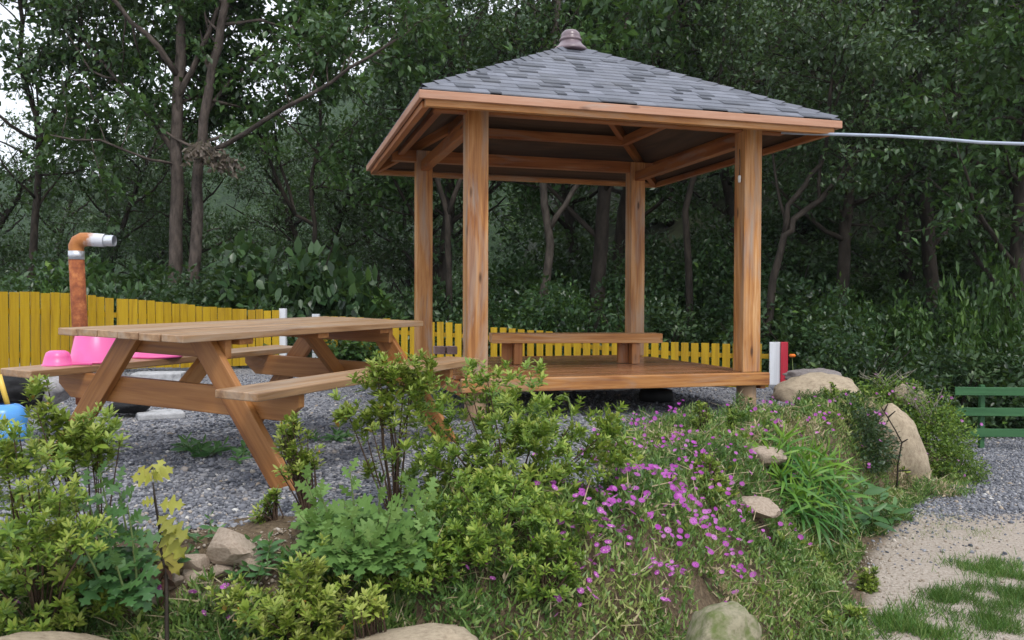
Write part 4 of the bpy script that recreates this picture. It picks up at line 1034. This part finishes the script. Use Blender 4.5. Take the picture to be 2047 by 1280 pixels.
# withered leaf clump caught in the twin tree
w_ = at(425, 310, 13.4); n_ = 420
dl = LB(); Cc = np.array([[-.28,.0,.05],[-.13,0,.09],[0,0,-.02],[.16,0,-.08],[.30,0,-.13],[.1,0,-.10]])
idx = rng.integers(0, 6, n_); P_ = Cc[idx]+rng.normal(0, .075, (n_, 3))
dl.add(scatter(*KITE, unit(randdirs(n_)+[0,0,-.9]), randdirs(n_), P_, .13*rng.uniform(.6, 1.2, n_), rng.random(n_)))
cp = link('dead_branch', dl.mesh('dead_branch', L_DRY), None, w_); tag(cp, 'clump of withered brown grey leaves hanging where the twin trunks part', 'dead branch')

# ------------------------------------------------------------------ garden plants
def shrub(name, lab, tips, base, mat, leaf=.036, per=8, whorls=2, stemr=.0035, stem=True, cat='shrub', tmpl=OVAL, tilt=(.45, 1.15), gap=.022, axis_up=.75, grp=None, hi=.0, barkm=B_TWIG, nst=26):
    """tips (n,3) relative to base: a rosette of leaves at every tip and a woody stem down to the base"""
    leaf = leaf*1.02; tips = np.asarray(tips, float); root = empty(name, base); tag(root, lab, cat, grp)
    n = len(tips); ax = unit(unit(tips*[1,1,.6]+[0,0,1e-3])*.6 + np.array([0,0,axis_up]) + rng.normal(0, .18, (n, 3)))
    l_ = LB()
    tsc = rng.uniform(.6, 1.3, n); tti = rng.normal(0, .11, n)
    for w_ in range(whorls):
        for k_ in range(per):
            a = 2*np.pi*(k_+.5*w_)/per + rng.normal(0, .25, n); tl = rng.uniform(*tilt, n)*(1+.25*w_)
            e1 = unit(np.cross(ax, [.3, .8, .1])); e2 = np.cross(ax, e1)
            out_ = e1*np.cos(a)[:, None]+e2*np.sin(a)[:, None]
            D = ax*np.cos(tl)[:, None]+out_*np.sin(tl)[:, None]+rng.normal(0, .16, (n, 3))
            P = tips - ax*(gap*w_) + out_*.003
            tint = np.clip(.32*rng.random(n)+.38*((whorls-w_)/whorls) + hi + .2*rng.random(n), 0, .94) + .0*n
            tint = np.where(rng.random(n) < .012, .99, tint)
            l_.add(scatter(*tmpl, D, ax+out_*.0+rng.normal(0, .15, (n, 3)), P, tsc*leaf*rng.uniform(.6, 1.15, n)*(1 if w_ else .85), np.where(tint > .97, 1.0, np.clip(tint+tti, 0, .93)), rng.uniform(.65, 1.15, n)))
    link('foliage', l_.mesh('foliage', mat), root)
    if stem:
        mb = MB()
        for t in tips[::max(1, len(tips)//nst)]:
            t = Vector(t); b0 = Vector((t.x*.12, t.y*.12, -.02)); mid_ = Vector((t.x*.55, t.y*.55, t.z*.5))+Vector(rng.normal(0, .012, 3))
            mb.tube([b0, mid_, t], [stemr*1.8, stemr*1.2, stemr*.6], 4, False)
        mb.build('stems', barkm, root)
    return root
def dome(n, rx, ry, h, inner=.35, z0=.05, lump=.2):
    d = randdirs(n, -.15); r = 1-inner*rng.random(n)**1.6
    k = 1+lump*(np.sin(d[:, 0]*5+1)*np.cos(d[:, 1]*4+2)+.5*np.sin(d[:, 2]*9+d[:, 0]*6))
    P = d*(r*k)[:, None]*[rx, ry, h]; P[:, 2] = np.maximum(P[:, 2], 0)+z0; return P
def clusters(cl, base):
    """cl: (u, v, depth, radius, count) tip clouds given where they are in the view, relative to base"""
    out = []
    for u, v, d, r, n in cl:
        c = np.array(at(u, v, d)-base); out.append(c+rng.normal(0, .5, (n, 3))*r*[1, 1, .85])
    return np.concatenate(out)
def gbase(x, y): return Vector((x, y, tz1(x, y)-.01))

b = gbase(-.02, 3.78)
shrub('azalea', 'large bushy green azalea in the middle of the garden in front of the gazebo', np.concatenate([dome(640, .48, .40, .52, .5, .05, .35), clusters([(1075,735,3.75,.03,3),(1077,760,3.75,.03,3),(850,800,3.7,.12,24),(1010,775,3.8,.12,24),(1200,860,3.8,.14,30),(1235,900,3.8,.12,24),(850,900,3.6,.14,34)], b)]), b, L_AZD, leaf=.042, hi=.12)
b = gbase(-.50, 3.62)
shrub('azalea', 'leggy azalea with bare stems and bright leaf tufts rising in front of the right bench', clusters([(740,760,3.6,.06,14),(770,740,3.6,.09,34),(810,745,3.6,.09,38),(835,760,3.6,.08,26),(780,785,3.6,.08,26),(845,720,3.6,.04,6),(695,820,3.6,.06,16),(745,830,3.6,.07,20),(725,860,3.6,.06,12),(800,830,3.55,.1,20),(735,940,3.6,.04,6)], b), b, L_AZ, leaf=.04, hi=.12, nst=11)
b = gbase(-.86, 3.55)
shrub('azalea', 'narrow azalea shoot with yellow green leaves right of the front table leg', clusters([(578,850,3.5,.05,14),(590,880,3.5,.06,20),(605,915,3.5,.06,20),(590,935,3.5,.05,12),(630,925,3.5,.03,5)], b), b, L_AZ, leaf=.038, hi=.15)
b = gbase(-.95, 3.38)
shrub('azalea', 'small thin azalea sprig at the foot of the front table leg', clusters([(535,1010,3.35,.05,10),(545,985,3.35,.03,6),(520,1040,3.35,.04,7),(560,1060,3.35,.04,6)], b), b, L_AZD, leaf=.032, hi=.1)
b = gbase(-.07, 3.30)
shrub('azalea', 'low dark green azalea below the large one, left of the pink flowers', np.concatenate([dome(230, .34, .22, .26, .4), clusters([(900,1085,3.15,.08,24),(960,1080,3.15,.08,20),(860,1120,3.1,.09,22)], b)]), b, L_AZD, leaf=.034)
b = gbase(.12, 3.25)
shrub('azalea', 'small dark azalea at the right end of the low dark row', dome(120, .17, .15, .22, .4), b, L_AZD, leaf=.032)
b = gbase(-.42, 3.12)
shrub('azalea', 'low dark azalea above the broad flat beige rock', dome(170, .24, .15, .17, .4), b, L_AZD, leaf=.03)
b = gbase(-.74, 2.95)
shrub('azalea', 'low spreading azalea with yellow green leaves left of the flat beige rock', np.concatenate([dome(170, .20, .16, .2, .4), clusters([(620,1125,2.9,.07,18),(470,1190,2.9,.06,12),(660,1200,2.85,.07,16),(520,1230,2.8,.08,16)], b)]), b, L_AZ, leaf=.038, hi=.22)
b = gbase(-.47, 2.92)
shrub('azalea', 'tiny azalea with yellowish leaf tips in front of the small tan rock', clusters([(735,1200,2.8,.05,12),(720,1215,2.8,.04,8),(755,1215,2.8,.03,6)], b), b, L_AZ, leaf=.036, hi=.3)
b = gbase(-1.50, 3.05)
shrub('azalea', 'leggy azalea in front of the left bench end with tufts on bare stems', clusters([(75,775,3.0,.05,10),(90,830,3.0,.06,16),(95,850,3.0,.05,8),(150,855,3.0,.07,22),(190,845,3.0,.06,16),(210,890,3.0,.05,14),(150,900,3.0,.07,18),(110,890,3.0,.06,14),(130,935,3.0,.06,12),(200,925,3.0,.04,6),(190,870,2.95,.07,14)], b), b, L_AZ, leaf=.040, hi=.1, nst=12)
b = gbase(-1.66, 2.95)
shrub('azalea', 'dense azalea with olive green leaves at the left edge of the picture', np.concatenate([dome(300, .33, .24, .40, .45), clusters([(20,890,2.7,.08,24),(60,930,2.7,.09,28),(100,1010,2.7,.1,36),(60,1080,2.65,.1,30),(170,1060,2.7,.07,14),(-20,960,2.7,.1,20)], b)]), b, L_AZD, leaf=.037, hi=.16)
for k_, (u_, v_, r_, n_, h_, lab) in enumerate(((1402,885,.06,34,.22,'small upright azalea left of the gazebo right post foot'), (1460,880,.05,24,.16,'small dark azalea right in front of the gazebo right post foot'), (1215,880,.07,34,.2,'little green azalea behind the large one near the deck front'), (1320,905,.06,18,.1,'small azalea tuft among the pink flowers below the deck'), (1420,985,.07,24,.16,'bright green azalea tuft among the pink flowers left of the tan boulder'), (1670,800,.08,26,.12,'sprig of small leaves growing in front of the cream boulder'), (1735,1180,.05,14,.12,'small weedy shrub on the edge of the sandy path'), (1640,1150,.05,14,.1,'small weed on the dry slope above the sandy path'), (1690,1262,.08,20,.1,'low weed on the dry slope at the bottom edge right of the mossy rock'), (1060,880,.1,40,.25,'little azalea on the upper edge of the large bush'))):
    p = ground_at(u_, v_) if k_ != 5 else at(u_, v_, 7.4)
    shrub('azalea', lab, dome(n_*2, r_*1.3, r_*1.3, h_, .5, .02), p, L_AZD if k_ % 2 else L_AZ, leaf=.034)

# lobed leaf plants
def stalk_plant(name, lab, heads, base, mat, leaf, per, tmpl=LOBED, cat='plant', stemm=B_STEM, droop=(.6, 1.5), step=.035, sr=.004, hi=0.0, ex=None):
    """heads: world positions of stem tops; leaves spiral down every stem"""
    root = empty(name, base); tag(root, lab, cat); l_ = LB(); mb = MB(); Ps, Ds, Us, Sc, Ti = [], [], [], [], []
    for h_ in heads:
        h_ = Vector(h_)-base; b0 = Vector((h_.x*.25+random.uniform(-.02, .02), h_.y*.25, -.01)); md = b0.lerp(h_, .5)+Vector((h_.x*.12, h_.y*.12, .0))
        mb.tube([b0, md, h_], [sr*1.5, sr*1.2, sr*.5], 5, False)
        a = random.uniform(0, 6.28)
        for k_ in range(per):
            f = k_/max(1, per-1); a += 2.399
            p = h_.lerp(md, min(1, k_*step/ max(.05, (h_-md).length))) if k_ else h_
            tl = droop[0]+(droop[1]-droop[0])*f**.7+random.uniform(-.15, .15)
            D = Vector((math.cos(a)*math.sin(tl), math.sin(a)*math.sin(tl), math.cos(tl)))
            Ps.append(p); Ds.append(D); Us.append(Vector((random.uniform(-.25,.25), random.uniform(-.25,.25)-.35, .6))+Vector((math.cos(a), math.sin(a), 0))*.7); Sc.append(leaf*(.45+.6*math.sin(min(1, .18+f*1.1)*math.pi/2))*random.uniform(.85, 1.15)); Ti.append(min(1, max(0, .75-.55*f+random.uniform(-.15, .15)+hi)))
    l_.add(scatter(*tmpl, np.array(Ds), np.array(Us), np.array([tuple(q) for q in Ps]), np.array(Sc), np.array(Ti), rng.uniform(.65, 1.05, len(Ps))))
    link('foliage', l_.mesh('foliage', mat), root); mb.build('stems', stemm, root); return root
b = gbase(-.56, 3.22)
stalk_plant('mugwort', 'bushy pale green plant with deeply lobed leaves in front of the large azalea', [at(u, v, d) for u, v, d in ((700,945,3.15),(640,985,3.1),(610,960,3.25),(760,975,3.1),(820,975,3.05),(860,990,3.1),(780,1030,2.98),(700,1030,3.0),(640,1060,3.0),(850,1050,3.0),(600,1030,3.1),(740,1085,2.95),(680,1095,2.95),(820,1090,2.98))], b, L_MUG, .112, 26, droop=(.5, 2.2), step=.024)
b = gbase(-1.27, 3.0)
stalk_plant('mugwort', 'deep green plant with broad lobed leaves behind the yellowing stalk', [at(u, v, d) for u, v, d in ((200,945,2.9),(235,965,2.95),(170,975,2.9),(255,1010,2.9),(205,1050,2.85),(265,1080,2.85),(160,1080,2.8),(230,1120,2.8))], b, L_MUGD, .10, 14, hi=.1, droop=(.6, 2.0), step=.028)
# dying yellow stalk
b = spot(338, 1205, -.02); b.z = tz1(b.x, b.y)
ds = empty('withered_stalk', b); tag(ds, 'single bent stalk with yellowing lobed leaves and a withered brown base', 'plant')
pts = [Vector((0,0,-.02))]+[at(u, v, 2.98)-b for u, v in ((332,1150),(322,1100),(318,1050),(310,1000),(306,965))]
m = MB(); m.tube(pts, [.009,.007,.006,.005,.0045,.003], 6); m.build('stem', B_DARK, ds)
l_ = LB(); hd = []
for (u_, v_, ang, sz, tl) in ((308,962,.2,.075,.9),(306,960,2.8,.08,1.0),(310,955,1.2,.07,.5),(306,962,4.0,.075,1.2),(306,958,5.2,.07,1.1),(316,1010,-.1,.09,1.5),(320,1050,-.2,.11,1.9),(320,1065,.1,.12,2.4),(316,1030,-.5,.09,2.1),(318,1085,.0,.13,2.6),(312,1000,3.4,.05,1.7)):
    D = Vector((math.cos(ang)*math.sin(tl), math.sin(ang)*math.sin(tl), math.cos(tl))); hd.append((at(u_, v_, 2.98)-b, D, sz))
l_.add(scatter(*LOBED, np.array([h[1] for h in hd]), np.array([(.2,-.9,.4)]*len(hd)), np.array([tuple(h[0]) for h in hd]), 1.1*np.array([h[2] for h in hd]), rng.random(len(hd))*.8))
link('yellow_leaves', l_.mesh('yellow_leaves', L_YEL), ds)
l_ = LB(); n_ = 16; P_ = np.array([tuple(at(328+random.uniform(-6,6), 1110+random.uniform(0,85), 2.97)-b) for _ in range(n_)])
l_.add(scatter(*OVAL, unit(randdirs(n_)*.8+[0,0,-1.0]), randdirs(n_), P_, .06*rng.uniform(.6, 1.1, n_), rng.random(n_)))
link('withered_leaves', l_.mesh('withered_leaves', L_BRN), ds)
# willow-like drooping plant
b = gbase(2.05, 5.35); b.z = tz1(b.x, b.y)
stalk_plant('willowherb', 'lush plant with long drooping narrow leaves beside the sandy path', [at(u-22, v-12, d-.05) for u, v, d in ((1585,885,5.35),(1560,915,5.3),(1625,920,5.4),(1665,925,5.4),(1640,955,5.25),(1690,945,5.45),(1580,960,5.2),(1545,985,5.2),(1610,1000,5.15),(1640,1010,5.15),(1700,985,5.4),(1560,1020,5.15))], b, L_WIL, .24, 30, LANCE, droop=(.45, 2.1), step=.006, hi=.12)
b = gbase(2.55, 5.95)
stalk_plant('broadleaf_weed', 'low weed with broad smooth leaves between the drooping plant and the standing stone', [at(u, v, d) for u, v, d in ((1725,965,5.85),(1760,985,5.9),(1700,1010,5.7),(1745,1015,5.75),(1790,1010,5.95),(1660,1040,5.5))], b, L_MUGD, .15, 8, OVAL, droop=(.8, 1.7), step=.02)
for (u_, v_, n_, lab, sz) in ((400,915,5,'dark green weed on the gravel left of the front table leg', .10), (660,885,4,'small dark weed on the gravel under the right bench', .08), (350,905,3,'little dark weed beside the larger weed on the gravel', .07), (470,925,3,'dim small weed at the inner side of the front table leg', .07), (545,1125,5,'leafy green weed on the soil right of the large brown slab', .06), (505,1175,4,'small green weed between the rubble and the spreading azalea', .055), (330,1135,4,'small weed between the yellowing stalk and the gravel', .05), (420,1085,3,'tiny weed at the gravel edge behind the large slab', .045)):
    p = ground_at(u_, v_)
    stalk_plant('weed', lab, [p+Vector((random.uniform(-.14,.14), random.uniform(-.1,.1), random.uniform(.04,.1))) for _ in range(n_)], p, L_MUGD, sz, 8, OVAL, droop=(.7, 1.6), step=.012, sr=.002)

# curved grass shoot
b = gbase(.23, 3.95); m = MB()
m.tube([at(u, v, 3.9)-b for u, v in ((1145,880),(1144,850),(1141,815),(1135,795),(1122,790),(1108,797))], [.006,.006,.0055,.005,.004,.002], 6)
tag(m.build('curled_shoot', B_STEM, None, 0, b), 'pale green shoot with a hooked tip rising behind the large azalea', 'shoot')

# ------------------------------------------------------------------ flowering ground cover
def mat_region(X, Y):
    a = side_dist(X, Y, UP); b_ = side_dist(X, Y, LOW); return a, b_
def flower_template():
    V = []; T = []; npet = 14
    for k_ in range(npet):
        a = 2*math.pi*k_/npet; w2 = .16; i0 = len(V)
        V += [(.18*math.cos(a-w2*2), .18*math.sin(a-w2*2), 0), (.18*math.cos(a+w2*2), .18*math.sin(a+w2*2), 0),
              (.95*math.cos(a+w2*.9), .95*math.sin(a+w2*.9), .16), (1.0*math.cos(a-w2*.9), 1.0*math.sin(a-w2*.9), .2)]
        T += [(i0, i0+1, i0+2), (i0, i0+2, i0+3)]
    return V, T
FT = flower_template()
fme = mesh_np('flower', FT[0], FT[1], rng.random(len(FT[1])), L_PET)
m = MB(); m.lathe([(0,.10),(.13,.09),(.18,.02),(.16,-.02)], 8); _o = m.build('centre', P_WCENT); CEN = _o.data; bpy.data.objects.remove(_o)
def carpet(name, lab, X, Y, nflow_pts, leafn, ln, mat, hgt=.05):
    root = empty(name, (float(X.mean()), float(Y.mean()), tz1(float(X.mean()), float(Y.mean())))); tag(root, lab, 'ground cover', kind='stuff')
    org = np.array(root.location)
    l_ = LB(); n_ = len(X); hm = hgt*(1+.8*wob(X, Y, 7, 1)+.6*wob(X, Y, 19, 3)).clip(.1, 3)
    P = np.stack([X, Y, tz(X, Y)+hm*rng.random(n_)**.6-.01], 1)-org
    D = unit(randdirs(n_, -.1)+[0,0,.55]); tint = np.clip(.22*wob(X, Y, 4, 5)+.16*wob(X, Y, 11, 2)+.42+rng.normal(0, .2, n_), 0, .92)
    dry = (wob(X, Y, 3.1, 9) > .75) & (rng.random(n_) < .55); tint = np.where(dry, 1.0, tint)
    tint = np.where(rng.random(n_) < .03, 1.0, tint)
    k1 = rng.random(n_) < .55
    l_.add(scatter(*BLADE, D[k1], randdirs(n_)[k1], P[k1], ln*rng.uniform(.5, 1.4, n_)[k1], tint[k1], np.full(n_, 2.6)[k1]))
    k1 = ~k1; l_.add(scatter(*KITE, D[k1], randdirs(n_)[k1], P[k1], .62*ln*rng.uniform(.5, 1.3, n_)[k1], tint[k1], np.full(n_, .8)[k1]))
    ns = n_//30; j = rng.integers(0, n_, ns); dryb = rng.random(ns)*.9        # straw and dry runners lying in the mat
    l_.add(scatter(*BLADE, unit(randdirs(ns, -.1)*[1,1,.35]+[0,0,.12]), randdirs(ns), P[j]+[0,0,.02], ln*rng.uniform(1.2, 2.8, ns), np.ones(ns), np.full(ns, .7)))
    link('leaves', l_.mesh('leaves', mat), root)
    lw_ = LB(); nc = n_//420; j = rng.integers(0, n_, nc)                     # broader leaved weeds growing through the mat
    for _ in range(13):
        D = unit(randdirs(nc, -.1)+[0,0,.35]); sz = rng.uniform(.022, .05, nc)
        lw_.add(scatter(*OVAL, D, np.array([0,0,1.])+rng.normal(0, .3, (nc, 3)), P[j]*1.0+D*rng.uniform(0, .03, nc)[:, None]+[0,0,.02], sz, rng.random(nc), rng.uniform(.8, 1.4, nc)))
    link('weed_leaves', lw_.mesh('weed_leaves', L_MUGD if lw_.n % 2 else L_AZD), root)['kind'] = 'stuff'
    mb = MB()
    rest = LB(); pts_ = sorted(nflow_pts, key=lambda q: (q[1]))
    for k_, (x, y, s, *hx_) in enumerate(pts_[:100]):
        h_ = float(tz1(x, y))+hgt*max(.2, 1.1+.8*float(wob(np.array(x), np.array(y), 7, 1)))+random.uniform(.015, .05)
        if hx_: h_ = float(tz1(x, y))+hx_[0]
        o = link('flower', fme, root, Vector((x, y, h_))-root.location); o.scale = (s, s, s*random.uniform(.7, 1.5))
        o.rotation_euler = (random.uniform(.1, .9), random.uniform(-.4, .4), random.uniform(0, 6.28)); c_o = link('centre', CEN, o)
    r_ = pts_[100:]
    if r_:
        R_ = np.array(r_); zz = tz(R_[:, 0], R_[:, 1])+hgt*(1.1+.8*wob(R_[:, 0], R_[:, 1], 7, 1)).clip(.2)+.035
        n_ = len(R_); U = unit(np.array([0,-.6,1.])+rng.normal(0, .35, (n_, 3)))
        rest.add(scatter(*FT, unit(np.cross(U, randdirs(n_))), U, np.stack([R_[:, 0], R_[:, 1], zz], 1)-org, R_[:, 2], rng.random(n_)))
        o = link('distant_flowers', rest.mesh('distant_flowers', L_PET), root); o['kind'] = 'stuff'
    return root
n_ = 230000
d = 2.75+(7.3-2.75)*rng.random(n_)**1.25; u = rng.uniform(760, 1960, n_); X = (u-1023.5)/F_PX*d; Y = d
X[:80000] = rng.uniform(1.0, 3.7, 80000); Y[:80000] = rng.uniform(4.2, 7.6, 80000)
a, b_ = mat_region(X, Y)
inn_ = (a < .35+.25*wob(X, Y, 2.2, 3)+.75*sstep(.3, 1.0, X)*sstep(6.6, 5.6, Y)) & (b_ > -.14+.12*wob(X, Y, 3.3, 1)) & (X > -.35+.15*wob(X, Y, 4)) 
thin = rng.random(n_) < np.clip(.9-.5*(wob(X, Y, 2.7, 7) > .9), 0, 1)
q = inn_ & thin
for (u_, v_, r_) in ((1530, 950, .13), (1508, 1050, .11), (1440, 1275, .12), (1720, 1020, .10)):
    g = ground_at(u_, v_); q &= np.hypot(X-g.x, Y-g.y) > r_
X, Y = X[q], Y[q]
fl = []
def fl_cloud(u0, v0, su, sv, n, s=.017):
    for _ in range(n):
        p = ground_at(random.gauss(u0, su), random.gauss(v0, sv))
        a0, b0 = mat_region(np.array([p.x]), np.array([p.y]))
        if b0[0] > -.15 and a0[0] < .8 and p.x > -.6: fl.append((p.x, p.y, s*random.uniform(.7, 1.25)))
for (u_, v_) in ((1113,1270),(1195,1195),(1160,1228),(1245,1075),(1300,1085),(1120,1112),(1135,1172),(1190,1255),(1450,1135),(1350,1170),(1480,1165),(1500,1140),(1375,1090),(1230,1040),(1070,925),(1270,1025),(1310,1000),(1345,1040),(1500,1045),(1560,1080),(1600,1110),(1290,1140),(1330,1190),(1215,1150),(1410,1085),(1505,1175),(1470,1215),(1385,1120),(1255,960),(1200,980),(1165,950),(1060,920),(1190,935)):
    p = ground_at(u_, v_+22); fl.append((p.x, p.y, random.uniform(.013, .019)))
fl_cloud(1330,940,95,50,150,.0115); fl_cloud(1370,1040,120,60,90,.0125); fl_cloud(1290,860,60,14,70,.013); fl_cloud(1300,1140,150,60,120,.013); fl_cloud(1150,1200,60,50,16,.016); fl_cloud(1180,1000,60,60,24,.015)
fl_cloud(1620,850,50,25,34,.014); fl_cloud(1550,870,40,25,20,.014); fl_cloud(1350,1000,90,50,30,.015)
carpet('ice_plant', 'wide mat of ice plants with many magenta flowers on the slope between the gazebo and the sandy path', X, Y, fl, 1, .046, L_MAT, .085)
n_ = 60000; d = 2.55+.75*rng.random(n_); u = rng.uniform(-60, 830, n_); X = (u-1023.5)/F_PX*d; Y = d
a, b_ = mat_region(X, Y); vv = 609+(EYE-tz(X, Y))/Y*F_PX
q = (vv > 1160+18*wob(X, Y, 6)+ (u > 210)*(u < 560)*82) & (b_ > -.03) & (rng.random(n_) < .9)
fl = []
for (u_, v_) in ((35,1250),(137,1218),(143,1244),(157,1150),(191,1142),(322,1228),(385,1225),(430,1252),(447,1240),(450,1225),(408,1266),(460,1270),(520,1275)):
    p = ground_at(u_, v_+44); fl.append((p.x, p.y, random.uniform(.014, .018), .14))
carpet('ice_plant', 'narrow strip of ice plants with a few magenta flowers at the lower left garden edge', X[q], Y[q], fl, 1, .046, L_MAT, .07)

# dark flowering bush over the boulders on the right
def smallbush(name, lab, c, rx, ry, h, n, mat, leaf=.03, nf=0, fs=.014, dry=0):
    root = empty(name, c); tag(root, lab, 'bush'); P = dome(n, rx, ry, h, .6, .0, .25)
    l_ = LB(); D = unit(P*[1,1,.6]/rx+randdirs(n)*.8); l_.add(scatter(*KITE, D, randdirs(n, .0)+[0,0,.6], P+rng.normal(0, .015, (n, 3)), leaf*rng.uniform(.5, 1.3, n), np.clip(.5*rng.random(n)+.4*rng.random(n), 0, 1)))
    link('foliage', l_.mesh('foliage', mat), root)
    mb = MB(); stems(mb, 12, rx*.8, h*.9, .004); mb.build('stems', B_TWIG, root)
    if nf:
        for t in dome(nf, rx*1.03, ry*1.03, h*1.05, .05, .0, .25):
            if t[1] > .25*ry: t[1] = -t[1]
            o = link('flower', fme, root, Vector(t)); o.scale = (fs,)*3; o.rotation_euler = (random.uniform(.2,1.2), random.uniform(-.5,.5), 0)
            link('centre', CEN, o)
    if dry:
        mb = MB()
        for _ in range(dry):
            a = random.uniform(0, 3.14); p0 = Vector((random.uniform(-.2,.2)*rx, 0, h*.5)); p1 = p0+Vector((math.cos(a)*rx*.6, random.uniform(-.1,.1), h*random.uniform(.4,.8))); mb.tube([p0, p0.lerp(p1, .5)+Vector((0,0,.03)), p1], [.004,.003,.002], 4, False)
            for _k in range(3):
                p2 = p0.lerp(p1, random.uniform(.5, 1)); mb.tube([p2, p2+Vector((random.uniform(-.1,.12), random.uniform(-.05,.05), random.uniform(.02,.12)))], [.0025,.0012], 4, False)
        mb.build('dry_stems', plain('dry_stem', (.30,.27,.22), .8), root)
    return root
smallbush('flowering_bush', 'dark small leaved bush with purple flowers spilling over the boulders left of the standing stone', at(1688, 925, 6.9), .40, .34, .50, 8500, L_OLIVE, .036, 34)
smallbush('flowering_bush', 'low leafy growth in front of the cream boulder', at(1580, 868, 6.7), .30, .22, .07, 900, L_AZD, .03, 10)
smallbush('flowering_bush', 'green bush with dry pale stems behind the standing stone', at(1855, 900, 8.1), .42, .35, .50, 6000, L_AZD, .036, 8, .016, 12)
smallbush('flowering_bush', 'bush trailing down from the terrace onto the right gravel', at(1905, 960, 7.7), .30, .25, .32, 4200, L_AZD, .03, 8, .015)
smallbush('flowering_bush', 'leafy bush with purple flowers on top of the rocks behind the standing stone', at(1775, 800, 8.7), .40, .3, .24, 2200, L_AZD, .036, 12, .015, 8)
# twig on the standing stone
m = MB(); dT = 6.85
for path in (((1793,985),(1795,930),(1803,885),(1790,860),(1772,830),(1762,815)), ((1803,885),(1815,878)), ((1775,835),(1790,822)), ((1795,942),(1820,940)), ((1768,822),(1775,808))):
    q = [at(u, v, dT) for u, v in path]; m.tube(q, list(np.linspace(.008, .004, len(q))), 5, False)
tag(m.build('dry_twig', B_DARK), 'thin dark forked twig standing in front of the tall cream stone', 'twig')
# orange flower by the red picket
of = empty('marigold', ground_at(1583, 790)); tag(of, 'single orange flower beside the red picket', 'flower'); p = at(1584, 711, 10.4); of.location = (p.x, p.y, tz1(p.x, p.y)); hh_ = p.z-of.location.z
m = MB(); m.lathe([(0,.02),(.03,.018),(.045,0),(.03,-.02),(0,-.02)], 12, (0,0,hh_)); m.build('bloom', P_ORANGE, of)
m = MB(); m.tube([(0,0,0),(.01,0,hh_*.5),(0,0,hh_-.01)], [.005]*3, 5); m.build('stem', B_STEM, of)

# grass tufts on the sandy path
def tuft(lab, cl, n, ln, mat=L_GRASS):
    P = []
    for (u, v, su, sv) in cl:
        for _ in range(n//len(cl)):
            g = spot(random.gauss(u, su*1.35), random.gauss(v, sv*1.35), -.7)
            if float(wob(np.array(g.x), np.array(g.y), 13, 4)) < random.uniform(-.7, .5): continue
            P.append((g.x, g.y, tz1(g.x, g.y)-.003))
    P = np.array(P); c = P.mean(0); root = link('grass_tuft', None, None, c) if False else None
    l_ = LB(); k = len(P); l_.add(scatter(*BLADE, unit(randdirs(k, .3)+[0,0,.5]), randdirs(k), P-c, ln*rng.uniform(.5, 1.3, k), rng.random(k), np.full(k, .9)))
    tag(link('grass_tuft', l_.mesh('grass_tuft', mat), None, c), lab, 'grass', kind='stuff')
tuft('green grass patch on the sand nearest the right edge', [(1990,1140,35,8),(1950,1130,20,5),(2030,1152,20,7)], 4300, .06)
tuft('long green grass patch crossing the sandy path', [(1890,1200,22,8),(1950,1225,30,10),(2005,1255,25,10),(1990,1185,30,7),(2040,1200,20,7)], 8500, .06)
tuft('grass patch in the bottom right corner of the path', [(1800,1250,30,12),(1850,1275,30,10)], 3600, .07)
tuft('thin grass creeping over the gravel below the standing stone', [(1890,1060,40,8),(1860,1030,30,6),(1930,1070,30,5)], 1500, .035, L_MAT)
